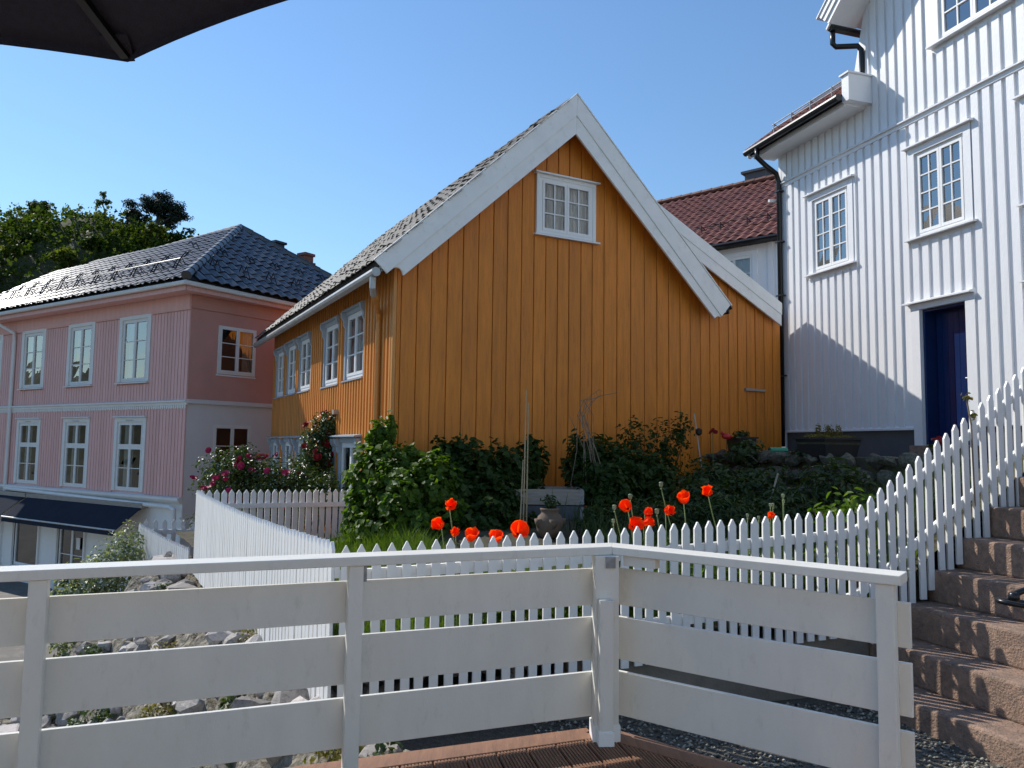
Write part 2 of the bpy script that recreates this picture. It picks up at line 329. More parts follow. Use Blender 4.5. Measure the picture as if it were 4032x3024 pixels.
def tile_roof(par, P0, U, V, w, l, ulo, uhi, vhi, inside, me, mat, near, keep=300, jit=.006, name='tile', ustag=0):
    P0, U, V = Vector(P0), Vector(U).normalized(), Vector(V).normalized(); N = U.cross(V).normalized()
    me.materials.append(mat); cells = []
    for r in range(int(vhi/l)+1):
        for c in range(int((uhi-ulo)/w)+1):
            u = ulo+c*w+(ustag*w if r % 2 else 0); v = r*l
            if inside(u+w/2, v+l/2): cells.append((u, v))
    if near is not None: cells.sort(key=lambda q: (P0+U*q[0]+V*q[1]-Vector(near)).length)
    o = Vector(origin(par)); rest = []
    for i, (u, v) in enumerate(cells):
        p = P0+U*u+V*v+N*(random.uniform(-jit, jit)+.015); a = random.uniform(-jit, jit)*1.5; b = random.uniform(-jit, jit)*2
        Nn = (N+U*a+V*b).normalized(); Uu = (U-Nn*U.dot(Nn)).normalized(); Vv = Nn.cross(Uu)
        Mx = Matrix(((Uu.x, Vv.x, Nn.x, p.x), (Uu.y, Vv.y, Nn.y, p.y), (Uu.z, Vv.z, Nn.z, p.z), (0, 0, 0, 1)))
        if i < keep:
            ob = bpy.data.objects.new(name, me); COL.objects.link(ob); ob.parent = par; ob.matrix_local = Matrix.Translation(-o) @ Mx
        else: rest.append(Mx)
    if rest:
        g = G(); f0 = [tuple(p.vertices) for p in me.polygons]; v0 = [v.co.copy() for v in me.vertices]
        for Mx in rest: g.add([Mx @ v for v in v0], f0)
        ob = build('far_tiles', g, mat, par); ob['kind'] = 'stuff'
def bar(g, p, q, w, h):
    """square bar between two world points"""
    p, q = Vector(p), Vector(q); d = (q-p).normalized(); a = d.cross(Vector((0, 0, 1))).normalized() if abs(d.z) < .95 else Vector((1, 0, 0)); b = a.cross(d)
    vs = [e+a*sx*w/2+b*sy*h/2 for e in (p, q) for sx, sy in ((-1, -1), (1, -1), (1, 1), (-1, 1))]
    g.add(vs, [(3, 2, 1, 0), (4, 5, 6, 7), (0, 1, 5, 4), (1, 2, 6, 5), (2, 3, 7, 6), (3, 0, 4, 7)]); return g

# ------------------------------------------------------------------ vegetation helpers
def leaf_arrays(P, N, S, asp=.62, hexa=True, droop=.15):
    n = len(P); N = N/np.linalg.norm(N, axis=1)[:, None]; T = rng.normal(size=(n, 3)); T -= N*(T*N).sum(1)[:, None]; T /= np.linalg.norm(T, axis=1)[:, None]; B = np.cross(N, T); S = S[:, None]
    base = P-T*S*.5; tip = P+T*S*.5-N*S*droop
    if hexa:
        l1 = P-T*S*.18+B*S*asp*.5+N*S*.08; r1 = P-T*S*.18-B*S*asp*.5+N*S*.08; l2 = P+T*S*.22+B*S*asp*.33+N*S*.03; r2 = P+T*S*.22-B*S*asp*.33+N*S*.03
        V = np.stack([base, r1, r2, tip, l2, l1], 1).reshape(-1, 3); k = np.arange(n)[:, None]*6
        F = np.concatenate([k+np.array([0, 1, 2, 3]), k+np.array([0, 3, 4, 5])])
    else:
        l = P+B*S*asp*.5+N*S*.06; r = P-B*S*asp*.5+N*S*.06
        V = np.stack([base, r, tip, l], 1).reshape(-1, 3); F = np.arange(n)[:, None]*4+np.array([0, 1, 2, 3])
    return V, F
def blob_points(blobs, n, shell=.30, lump=.22, up=.5):
    vol = np.array([b[1][0]*b[1][1]*b[1][2] for b in blobs])**.75; vol /= vol.sum(); PP = []; NN = []
    for b, fr in zip(blobs, vol):
        k = max(8, int(n*fr)); d = rng.normal(size=(k, 3)); d /= np.linalg.norm(d, axis=1)[:, None]
        ph = rng.uniform(0, 6, 6)
        lm = 1+lump*(np.sin(d[:, 0]*4+ph[0])*np.sin(d[:, 1]*5+ph[1])+.6*np.sin(d[:, 2]*7+ph[2]+d[:, 0]*5)+.4*np.sin(d[:, 1]*11+ph[3]))
        rad = lm*(1-np.abs(rng.normal(size=k))*shell).clip(.12, 1.15)
        PP.append(np.array(b[0])+d*np.array(b[1])*rad[:, None]); NN.append(d*.8+np.array([0, 0, up])+rng.normal(size=(k, 3))*.45)
    return np.concatenate(PP), np.concatenate(NN)
def crown(name, par, blobs, n, size, mat, asp=.62, hexa=True, shell=.3, lump=.22, zmin=None):
    P, N = blob_points(blobs, n, shell, lump)
    if zmin is not None: k = P[:, 2] > zmin; P, N = P[k], N[k]
    S = size*rng.uniform(.55, 1.25, len(P)); V, F = leaf_arrays(P, N, S, asp, hexa)
    return bulk(name, V, F, mat, par)
def stems(par, base, blobs, n, r, mat, name='stems'):
    g = G()
    for i in range(n):
        b = blobs[i % len(blobs)]; e = np.array(b[0])+rng.normal(size=3)*.35*np.array(b[1]); s = np.array(base)+np.array([rng.normal()*.12, rng.normal()*.12, 0]); m = (s+e)/2+rng.normal(size=3)*.08
        g.tube([s, m, e], [r, r*.7, r*.3], 5)
    return build(name, g, mat, par)
def shrub(name, label, cat, base, blobs, n, size, mat, nst=10, group=None, **k):
    t = thing(name, label, cat, base, group); stems(t, base, blobs, nst, .012, M['bark']); crown('foliage', t, blobs, n, size, mat, **k); return t
def tree(name, label, base, h, blobs, n, size, mat, tr=.18, group='trees on the rocky hill', limbs=9, **k):
    t = thing(name, label, 'tree', base, group); b = np.array(base); top = b+np.array([0, 0, h*.8]); g = G()
    path = [b+(top-b)*f+np.array([rng.normal(), rng.normal(), 0])*tr*.8*(f > 0) for f in (0, .25, .5, .75, 1)]
    g.tube(path, [tr, tr*.8, tr*.6, tr*.4, tr*.15], 7)
    for i in range(limbs):
        bl = blobs[i % len(blobs)]; s = path[1+i % 3]; e = np.array(bl[0])+rng.normal(size=3)*.4*np.array(bl[1]); g.tube([s, (s+e)/2+np.array([0, 0, .15]), e], [tr*.4, tr*.25, tr*.08], 5)
    build('trunk', g, M['bark'], t); crown('crown', t, blobs, n, size, mat, **k); return t
def rock_mesh(k, sub=1):
    import bmesh
    bm = bmesh.new(); bmesh.ops.create_icosphere(bm, subdivisions=sub+1, radius=.5); r = np.random.default_rng(100+k); pl = r.normal(size=(13, 3)); pl /= np.linalg.norm(pl, axis=1)[:, None]; of = r.uniform(.20, .42, 13)
    for v in bm.verts:
        p = np.array(v.co)
        for q, d in zip(pl, of):
            e = p@q-d
            if e > 0: p = p-q*e
        v.co = p+r.normal(size=3)*.012
    me = bpy.data.meshes.new('stone'); bm.to_mesh(me); bm.free(); return me
ROCKS = [rock_mesh(i) for i in range(9)]; PROCKS = [r.copy() for r in ROCKS]
for r in ROCKS: r.materials.append(M['stone'])
for r in PROCKS: r.materials.append(M['palestone'])
def stone(par, p, s, rz=None, pale=False):
    ob = bpy.data.objects.new('stone', random.choice(PROCKS if pale else ROCKS)); COL.objects.link(ob); ob.parent = par; ob.location = Vector(p)-Vector(origin(par)); ob.scale = s
    ob.rotation_euler = (random.uniform(-.25, .25), random.uniform(-.25, .25), random.uniform(0, 6.3) if rz is None else rz); return ob
M['glass3'] = glassm('dim_glass', 1.6, coat=.16)
M['bankrock'] = pm('bank_rubble', (.22, .19, .15), .9, .5, 5, 1, 14, col2=(.06, .055, .03), c2amt=.6, fine=.06)
M['terracestone'] = pm('mossy_wall_stone', (.15, .135, .11), .9, .4, 4, .8, 20, .3, col2=(.05, .06, .02), c2amt=.6)  # dark mossy stone of the terrace wall, its own colour
# ------------------------------------------------------------------ ground, street, hill
N0 = (-1.25, 5.55); FN = Frame(N0, 73)
def sm(t): t = np.clip(t, 0, 1); return t*t*(3-2*t)
def gz(s, v):
    q = s*.974+v*.225                      # distance from the slanting fence
    ve = np.minimum(v, 4.2)-np.maximum(0, v-4.6)*1.6*(1-sm((q-2.3)/.8))
    z = -.34+sm((q-.2)/2.6)*(.37+.125*ve)
    return np.maximum(z, np.clip((s-4.5)*.667, -.1, 1.44)*(1-.6*sm((v-.3)/2)))
structure(build('ground', G().plan(WORLD, [(-900, -900), (900, -900), (900, 900), (-900, 900)], -3.2, -2.56), M['soil'], loc=(0, 0, -3.2)), 'ground spreading to the horizon around the houses')
structure(build('street', G().plan(WORLD, [(-30, -6), (-3.1, -6), (-3.3, 4.6), (-5.0, 10.4), (-7.0, 13.6), (-6.2, 17), (-3, 26), (-14, 30), (-40, 38)], -2.70, -2.48), M['asphalt'], loc=(-12, 12, -2.7)), 'grey street down below the deck by the pink house')
# raised garden
ns, nv = 70, 60; A = np.linspace(0, 10, ns); Vv = np.linspace(0, 8.7, nv); aa, vv = np.meshgrid(A, Vv); ss = aa-.23*vv
zz = gz(ss, vv)+rng.normal(size=ss.shape)*.012
P = FN.P[None, None]+ss[..., None]*FN.t+vv[..., None]*FN.n; P[..., 2] = zz; P = P.reshape(-1, 3)
ii = (np.arange(nv-1)[:, None]*ns+np.arange(ns-1)).reshape(-1, 1)
structure(bulk('garden_ground', P, ii+np.array([0, 1, ns+1, ns]), M['soil'], smooth=True), 'dark garden soil sloping up to the ochre house')
g = G().plan(WORLD, [(-1.45, 5.62), (3.6, 7.15), (6.5, 8.05), (8.5, 16), (2, 19), (-4.3, 17), (-5.15, 11.9), (-4.75, 11.3)], -2.6, [-.62, -.5, -.4, -.4, -.6, -.6, -.75, -.6])
structure(build('garden_base', g, M['concrete']), 'masonry base of the raised garden')
structure(build('path', G().plan(WORLD, [(-1.9, 2.6), (-1.55, 5.6), (3.55, 7.1), (6.8, 7.9), (7, 1), (1.5, -4), (-3.0, -4), (-3.0, 1.2)], -2.6, -.62), M['gravel'], loc=(1, 3, -2.6)), 'dark gravel path between the deck and the picket fence')
# lane slope left of deck: rubble bank down to the street
def bank_z(a, d): return -.42-.10*np.sin(a*1.3)-sm(d/2.2)*2.05
FLb = Frame(N0, -30)
na, nd = 110, 34; A = np.linspace(-4.2, 8.6, na); Dd = np.linspace(-.15, 2.6, nd); aa, dd = np.meshgrid(A, Dd)
zz = bank_z(aa, dd)+rng.normal(size=aa.shape)*.045+.06*np.sin(aa*9+dd*4)*np.sin(dd*11-aa*3)
P = FLb.P[None, None]+aa[..., None]*FLb.t+dd[..., None]*FLb.n; P[..., 2] = zz; P = P.reshape(-1, 3)
ii = (np.arange(nd-1)[:, None]*na+np.arange(na-1)).reshape(-1, 1)
structure(bulk('rubble_bank', P, ii+np.array([0, na, na+1, 1]), M['bankrock']), 'rubble bank falling from the garden fence to the street')
rw = thing('rubble_wall', 'rough stone wall under the slanting picket fence by the street', 'stone wall', FLb.w(3, 1, -1.5))
for i in range(285):
    a = rng.uniform(-1.4, 8.2); d = rng.uniform(-.02, 2.45); z = float(bank_z(a, d)); k = rng.uniform(.14, .40)*(1.15 if d < .5 else .9)
    stone(rw, FLb.w(a, d, z+.03), (k*rng.uniform(.9, 1.9), k, k*rng.uniform(.6, 1.1)), pale=rng.random() < .45)
for k, (a, d, w_, h_) in enumerate([(5.6, 2.5, .5, .3), (5.1, 2.75, .42, .25), (4.6, 2.55, .6, .32), (6.2, 2.7, .36, .22)]):
    build('cut_block', G().box(Frame(FLb.w(a, d, 0)[:2], 62+k*9), 0, w_, 0, .4, -2.5, -2.5+h_+.25), M['palestone'], rw, bevel=.03)
# hill with bare rock
nx, ny = 90, 60; X = np.linspace(-120, -5, nx); Yg = np.linspace(38, 120, ny); xx, yy = np.meshgrid(X, Yg)
Hh = np.interp(xx*70/np.maximum(yy, 60), [-100, -60, -47, -38, -30, -25, -18, -8], [25, 22, 19.6, 20.0, 17.6, 15.6, 11, 4])
zz = -2.6+(Hh+2.6)*sm((yy-44)/22)**.8+np.sin(xx*.5+yy*.31)*.5+np.sin(xx*1.3-yy*.9)*.35+rng.normal(size=xx.shape)*.25
cl = (xx < -38) & (yy > 50) & (yy < 60); zz = np.where(cl, zz+np.sin(xx*.8)*1.0+rng.normal(size=xx.shape)*.5, zz)
P = np.stack([xx, yy, zz], -1).reshape(-1, 3); ii = (np.arange(ny-1)[:, None]*nx+np.arange(nx-1)).reshape(-1, 1)
structure(bulk('hill', P, ii+np.array([0, 1, nx+1, nx]), M['hill'], smooth=True), 'rocky wooded hill behind the pink house')
def hz(x, y):
    H = np.interp(x*70/max(y, 60), [-100, -60, -47, -38, -30, -25, -18, -8], [25, 22, 19.6, 20.0, 17.6, 15.6, 11, 4]); return float(-2.6+(H+2.6)*sm((y-44)/22)**.8)
crag = thing('rock_crag', 'bare dark rock face at the foot of the wooded hill', 'rock', (-42, 54, 6))
CRAG = [r.copy() for r in ROCKS]
for r in CRAG: r.materials.clear(); r.materials.append(M['rock'])
for i in range(60):
    x = rng.uniform(-48, -32.5); y = rng.uniform(48.5, 54.5); k = rng.uniform(2.4, 5.0)
    o_ = stone(crag, (x, y, hz(x, y)+rng.uniform(-.8, .9)), (k, k*.8, k*rng.uniform(.8, 1.6))); o_.data = random.choice(CRAG)
# western ridge across the water, mirrored in the street windows
nx, ny = 40, 60; X = np.linspace(-260, -120, nx); Yg = np.linspace(-160, 160, ny); xx, yy = np.meshgrid(X, Yg)
zz = -3+15*np.exp(-((xx+185)/32)**2)*(1+.25*np.sin(yy*.05)+.12*np.sin(yy*.17+1))+rng.normal(size=xx.shape)*.8
P = np.stack([xx, yy, zz], -1).reshape(-1, 3); ii = (np.arange(ny-1)[:, None]*nx+np.arange(nx-1)).reshape(-1, 1)
structure(bulk('far_ridge', P, ii+np.array([0, 1, nx+1, nx]), M['hill'], smooth=True), 'wooded ridge across the fjord to the west')

# ------------------------------------------------------------------ ochre house
C0 = (-1.67, 10.85); OF = Frame(C0, 62); SF = Frame(C0, 152)
oh = thing('ochre_house', 'ochre wooden house with steep white edged gable facing the garden', 'house', (-1.67, 10.85, -.6))
SL = .955; RX, RZ = 2.82, 7.10
main_top = lambda x: RZ-SL*abs(x-RX)-.10
ext_top = lambda x: 5.775-.494*(x-4.37)-.06
gab_top = lambda x: max(main_top(x), ext_top(x) if x > 4.5 else -9)
gwin = (2.33, 3.33, 4.86, 5.76)
wall('wall', oh, OF, 0, 7.60, -.8, gab_top, [gwin], M['ochre'], kinks=(RX, 4.5, 5.34, 5.63))
J = [.0, .07, .309, .529, .78, 1.027, 1.279, 1.527, 1.77, 2.018, 2.24, 2.456, 2.676, 2.888, 3.116, 3.336, 3.571, 3.833, 4.113, 4.398, 4.665, 4.92, 5.17, 5.40, 5.63, 5.85, 6.07, 6.29, 6.51, 6.73, 6.95, 7.17, 7.39, 7.60]
bh = [(gwin[0]-.02, gwin[1]+.02, gwin[2]-.05, gwin[3]+.08)]
boards(oh, OF, list(zip(J[:-1], J[1:])), -.7, gab_top, bh, M['ochre'], -.030, -.001, gap=.011, step=.005, jit=.003)
window(oh, OF, *gwin, sash=2, cols=2, rows=3, casing=.06, sashm='white', casem='white', yf=-.03, head=.06, sill=.06, glass='glass2', inside='roomwall', curtain=[(.20, .48, .97, .02), (.52, 1, .97, .02)], proud=.05, over=.05, reveal=.5, label='small white gable window with striped curtains')
# far gable, right wall of main volume, lean-to walls
g = G(); L_ = 8.6
g.quad(OF.w(0, L_, -.8), OF.w(0, L_, 4.2), OF.w(RX, L_, 6.98), OF.w(5.64, L_, 4.2), OF.w(5.64, L_, -.8)); g.quad(OF.w(5.64, 0, 3), OF.w(5.64, L_, 3), OF.w(5.64, L_, 4.3), OF.w(5.64, 0, 4.3))
g.quad(OF.w(7.60, 0, -.8), OF.w(7.60, 4.5, -.8), OF.w(7.60, 4.5, 4.05), OF.w(7.60, 0, 4.05)); g.quad(OF.w(5.64, 4.5, -.8), OF.w(5.64, 4.5, 5.0), OF.w(7.60, 4.5, 4.05), OF.w(7.60, 4.5, -.8))
build('back_wall', g, M['ochre'], oh)
# roofs
yA, yB = -.30, 8.95
roof = build('roof', G().prism(OF, [(RX, RZ-.02), (-.38, RZ-.02-SL*(RX+.38)), (-.38, RZ-.13-SL*(RX+.38)), (RX, RZ-.13)], yA, yB).prism(OF, [(RX+.001, RZ-.02), (RX+.001, RZ-.13), (6.06, RZ-.13-SL*(6.06-RX)), (6.06, RZ-.02-SL*(6.06-RX))], yA, yB), M['tar'], oh)
V_ = OF.t*1+np.array([0, 0, SL]); 
tile_roof(roof, OF.w(-.42, yB, RZ-.02-SL*(RX+.42)), -OF.n, V_, .27, .21, 0, yB-yA-.05, (RX+.42)*math.hypot(1, SL), lambda u, v: v < (RX+.40)*math.hypot(1, SL) and u < yB-yA-.02, tile_mesh('slate', .27, .30, .028, .018, True, 5), M['slate'], OF.w(1.2, -.3, 5.6), keep=300, jit=.014, name='roof_slate', ustag=.5)
V_ = -OF.t+np.array([0, 0, SL])
g = G(); 
for r in range(16):
    pass
build('roof_sheet', G().prism(OF, [(RX+.03, RZ+.02), (6.10, RZ+.02-SL*(6.10-RX)), (6.10, RZ-.015-SL*(6.10-RX)), (RX+.03, RZ-.015)], yA-.03, yB), M['slate'], roof)
build('lean_to_roof', G().prism(OF, [(4.36, 5.79), (7.55, 5.79-.494*3.19), (7.55, 5.70-.494*3.19), (4.36, 5.70)], -.14, 4.7), M['slate'], oh)
# verge boards
def curve(p, q, bulge, n=5):
    p, q = np.array(p), np.array(q); d = q-p; nn = np.array([-d[1], d[0]]); return [tuple(p+d*t+nn*bulge*4*t*(1-t)) for t in np.linspace(0, 1, n)]
def vb(name, pts, y0, y1): return build(name, G().prism(OF, pts, y0, y1), M['verge'], oh, bevel=.005)
vb('verge_board', [(RX, RZ), (RX, RZ-.345), (-.258, 3.842), (-.435, 4.012)], -.345, -.31)
vb('verge_board', [(RX+.001, RZ), (6.045, RZ-SL*(6.045-RX)), (5.84, 3.80), (RX+.001, RZ-.345)], -.345, -.31)
vb('verge_board', [(RX, RZ-.34), (RX, RZ-.635)]+[(-.023+.02, 3.852)]+curve((-.023, 3.852), (-.14, 3.945), -.28)+[(-.262, 3.86)], -.325, -.285)
vb('verge_board', [(RX+.001, RZ-.34), (5.845, 3.812)]+curve((5.825, 3.79), (5.70, 3.752), -.22)+[(RX+.001, RZ-.635)], -.325, -.285)
vb('verge_cap', [(RX, RZ+.03), (RX, RZ+.004), (-.44, 4.012), (-.44, 4.03)], -.36, -.30); vb('verge_cap', [(RX+.001, RZ+.03), (6.07, RZ+.03-SL*(6.07-RX)), (6.07, RZ+.004-SL*(6.07-RX)), (RX+.001, RZ+.004)], -.36, -.30)
et = lambda x: 5.775-.494*(x-4.37)
vb('verge_board', [(4.34, et(4.34)), (4.62, et(4.62)-.225), (7.50, et(7.50)-.225), (7.50, et(7.50))], -.17, -.135)
vb('verge_board', [(4.60, et(4.60)-.22), (4.85, et(4.85)-.43), (7.50, et(7.50)-.43), (7.50, et(7.50)-.22)], -.155, -.115)
build('soffit_board', G().prism(OF, [(5.64, 4.06), (5.74, 3.965), (RX+.05, 6.455+.2), (RX+.05, 6.56+.2)], -.115, -.034), M['ochre'], oh)
build('soffit', G().prism(OF, [(RX, RZ-.14), (0-.40, RZ-.14-SL*(RX+.40)), (-.40, RZ-.17-SL*(RX+.40)), (RX, RZ-.17)], -.28, -.035).prism(OF, [(RX+.001, RZ-.14), (RX+.001, RZ-.17), (6.0, RZ-.17-SL*(6.0-RX)), (6.0, RZ-.14-SL*(6.0-RX))], -.28, -.035), M['verge'], oh)
build('wall_plank', G().box(OF, 6.66, 7.15, -.075, -.032, 2.555, 2.60), M['greywood'], oh)
# street side
sw = [(1.42, 2.43, 2.58, 3.66), (2.83, 3.84, 2.56, 3.64), (4.92, 5.85, 2.58, 3.62), (6.14, 7.06, 2.58, 3.62), (7.36, 8.22, 2.58, 3.60)]
lw_ = [(2.86, 3.62, .35, 1.52), (4.95, 5.8, .35, 1.52), (6.2, 7.05, .35, 1.52), (7.6, 8.4, .35, 1.52)]; dr = (1.42, 2.53, -.35, 1.52)
holes = [(-b, -a, c, d) for a, b, c, d in sw+lw_+[dr]]
wall('side_wall', oh, SF, -8.55, 0, -1.2, lambda x: 4.12, holes, M['ochre_side'])
e = []; x = -.04
while x > -8.5: e.append((x-.064, x)); x -= .150
bholes = [(a-.05, b+.05, c-.05, d+.10) for a, b, c, d in holes]
boards(oh, SF, e, -1.1, lambda x: 4.05, bholes, M['ochre_side'], -.055, -.001, gap=0, name='batten')
build('corner_board', G().box(SF, -.03, .035, -.05, -.002, -1, 4.05), M['ochre_side'], oh)
for a, b, c, d in sw: window(oh, SF, -b, -a, c, d, sash=2, cols=1, rows=3, casing=.075, sashm='white', casem='casing', yf=.01, head=.07, sill=.04, glass='glass2', inside='roomwall', curtain=[(0, .98, 1, .0)], proud=.03, over=.0, corbel=True)
for a, b, c, d in lw_: window(oh, SF, -b, -a, c, d, sash=2, cols=1, rows=3, casing=.10, sashm='white', casem='casing', yf=.0, head=.10, sill=.05, glass='glass2', inside='dark', proud=.055, over=.02, corbel=True)
window(oh, SF, -dr[1], -dr[0], dr[2], dr[3], sash=2, cols=1, rows=4, casing=.10, sashm='white', casem='casing', yf=.0, head=.12, sill=.05, glass='glass2', inside='roomwall', curtain=[(0, 1, .98, .3)], proud=.055, over=.03, corbel=True, label='tall glazed double door with grey casing')
build('lamp_bracket', G().box(SF, -2.75, -2.65, -.14, -.046, 2.0, 2.08), M['greywood'], oh)
gx, gy, gzz = -.40, None, 3.86
build('gutter', G().tube([OF.w(gx, -.30, gzz), OF.w(gx, 9.0, gzz)], .065, 10), M['zinc'], oh, smooth=False)
build('fascia_board', G().prism(OF, [(-.33, 3.88), (-.30, 3.88), (-.30, 4.02), (-.33, 4.02)], -.29, 8.9), M['zinc'], oh)
dp = OF.w(-.085, .50, 0)
build('gutter_outlet', G().tube([OF.w(gx, -.16, gzz-.05), OF.w(gx, -.16, gzz-.20), OF.w(gx+.05, -.05, gzz-.28)], .045, 10), M['zinc'], oh)
build('downpipe', G().tube([OF.w(gx+.05, -.05, gzz-.27), OF.w(-.12, .42, gzz-.42), dp+np.array([0, 0, 3.3]), dp+np.array([0, 0, -.4])], .042, 10), M['ochre_side'], oh)

# ------------------------------------------------------------------ white house on the right
WF = Frame((5.227, 14.7), 162.7)
wh = thing('white_house', 'tall white board clad house with navy door and black downpipes', 'house', (5.227, 14.7, 1.4))
wins = [(.92, 1.83, 4.71, 6.05), (3.27, 4.16, 4.77, 6.07), (5.17, 6.06, 4.77, 6.07), (3.80, 4.95, 7.62, 9.0), (5.17, 6.06, 2.2, 3.6)]
door = (3.29, 4.10, 1.60, 3.64)
etop = lambda x: 7.30 if x < 2.30 else min(11.6, 9.05+.85*(x-2.30))
holes = wins+[door]
wall('wall', wh, WF, 0, 8.6, 1.85, etop, holes, M['housewhite'], kinks=(2.30, 2.301, 5.3))
build('plinth', G().box(WF, .02, 3.13, .03, .3, .3, 1.846).box(WF, 4.25, 8.6, .03, .3, .3, 1.846), M['plinth'], wh)
build('drip_board', G().prism(Frame(WF.w(0, 0, 0)[:2], 252.7), [(0, 1.83), (.05, 1.82), (.05, 1.85), (0, 1.88)], 0, 3.12), M['housewhite'], wh)
e = []; x = .04; k = 0
while x < 8.4: e.append((x, x+(.115 if k else .14))); x += .185; k += 1
def gh(z0, z1): return [(a-.20, b+.09, c-.11, d+.17) for a, b, c, d in wins]+[(3.05, 4.22, 1.5, 3.79)]
boards(wh, WF, e, 1.86, lambda x: 6.60, gh(0, 0), M['housewhite'], -.032, -.001, gap=.0, name='board')
boards(wh, WF, e, 6.70, etop, gh(0, 0), M['housewhite'], -.032, -.001, gap=.0, name='board')
build('belt_board', G().prism(Frame(WF.w(0, 0, 0)[:2], 252.7), [(0, 6.58), (.045, 6.58), (.045, 6.645), (.085, 6.645), (.085, 6.665), (0, 6.70)], -.03, 8.6), M['housewhite'], wh)
for i, (a, b, c, d) in enumerate(wins):
    window(wh, WF, a, b, c, d, sash=2, cols=2, rows=4, casing=.12, sashm='white', casem='housewhite', yf=.0, head=.07, sill=.07, glass='glass', inside='dark', blind=.97 if i != 3 else False, proud=.045, over=.06)
# door
df = build('door', G().box(WF, door[0]+.04, door[1]-.04, .24, .29, door[2], door[3]-.04), M['navy'], wh)
g = G(); n = 7
for i in range(n):
    xa = door[0]+.05+(door[1]-door[0]-.1)*i/n; g.box(WF, xa+.003, xa+(door[1]-door[0]-.1)/n-.003, .225, .241, door[2]+.02, door[3]-.06)
build('door_boards', g, M['navy'], df)
build('door_frame', G().box(WF, door[0], door[0]+.04, .02, .30, door[2], door[3]).box(WF, door[1]-.04, door[1], .02, .30, door[2], door[3]).box(WF, door[0]+.04, door[1]-.04, .02, .30, door[3]-.04, door[3]), M['navy'], df)
build('handle', G().tube([WF.w(4.0, .225, 2.55), WF.w(4.0, .17, 2.55), WF.w(3.88, .17, 2.56)], .012, 8), M['zinc'], df)
g = G(); g.box(WF, 3.13, 3.29, -.045, .10, 1.55, 3.64); g.box(WF, 4.10, 4.26, -.045, .10, 1.55, 3.64); g.box(WF, 3.13, 4.26, -.047, .09, 3.641, 3.735)
g.prism(Frame(WF.w(3.03, 0, 0)[:2], 252.7), [(0, 3.737), (.12, 3.737), (.12, 3.76), (0, 3.80)], 0, 1.21)
build('door_casing', g, M['housewhite'], df)
build('door_step', G().box(WF, 3.1, 4.3, -.12, .3, 1.3, 1.585), M['step'], wh, bevel=.01)
# lower eave and roof
ez = 7.42
g = G(); g.box(WF, -.22, 2.30, -.46, -.001, 7.22, 7.25); g.box(WF, -.22, 2.30, -.47, -.44, 7.20, 7.36)
build('eave_box', g, M['housewhite'], wh)
build('eave_return', G().box(WF, 2.28, 2.44, -.50, -.001, 7.25, 7.70).prism(WF, [(2.25, 7.702), (2.47, 7.702), (2.47, 7.73), (2.25, 7.73)], -.53, -.0015), M['housewhite'], wh)
rf = build('roof', G().add([WF.w(x, y, z) for x in (-.26, 2.28) for y, z in ((-.52, 7.34), (4.5, 11.2), (4.5, 11.1), (-.52, 7.26))], [(0, 3, 7, 4), (0, 4, 5, 1), (3, 2, 6, 7), (0, 1, 2, 3), (4, 7, 6, 5), (1, 5, 6, 2)]), M['tar'], wh)
tile_roof(rf, WF.w(-.26, -.56, 7.33), WF.t, WF.n*5.02+np.array([0, 0, 3.86]), .21, .34, 0, 2.52, 1.4, lambda u, v: u < 2.5, tile_mesh('pantile', .21, .38, .05, .018, True, 8), M['redtile'], None, jit=.004)
build('roof_edge', G().prism(Frame(WF.w(-.30, 0, 0)[:2], 252.7), [(.58, 7.36), (.62, 7.40), (-4.4, 11.26), (-4.4, 11.1), (.5, 7.22), (.56, 7.24)], 0, .03), M['housewhite'], wh)
build('gutter', G().tube([WF.w(-.28, -.62, 7.31), WF.w(2.34, -.62, 7.31)], .06, 10), M['black'], wh)
g = G(); 
for zz_ in (7.60, 7.68): g.tube([WF.w(.3, -.42, zz_), WF.w(2.42, -.42, zz_)], .010, 6)
for xx_ in (.36, .88, 1.40, 1.95, 2.36): g.tube([WF.w(xx_, -.42, 7.40), WF.w(xx_, -.42, 7.70)], .014, 6); g.tube([WF.w(xx_, -.42, 7.68), WF.w(xx_, -.24, 7.60)], .012, 6)
build('snow_guard', g, M['zinc'], wh)
build('downpipe', G().tube([WF.w(.10, -.62, 7.27), WF.w(.10, -.62, 7.10), WF.w(.06, -.40, 6.98), WF.w(.03, -.14, 6.86), WF.w(.03, -.085, 6.7), WF.w(.03, -.085, 1.55)], .048, 12), M['black'], wh, smooth=True)
for z_ in (6.5, 5.5, 4.45, 2.9): build('pipe_clip', G().box(WF, -.03, .12, -.150, -.03, z_-.012, z_+.012), M['black'], wh)
build('alarm_lamp', G().tube([WF.w(-.05, -.02, 6.35), WF.w(-.05, -.26, 6.33)], .03, 8), M['white'], wh)
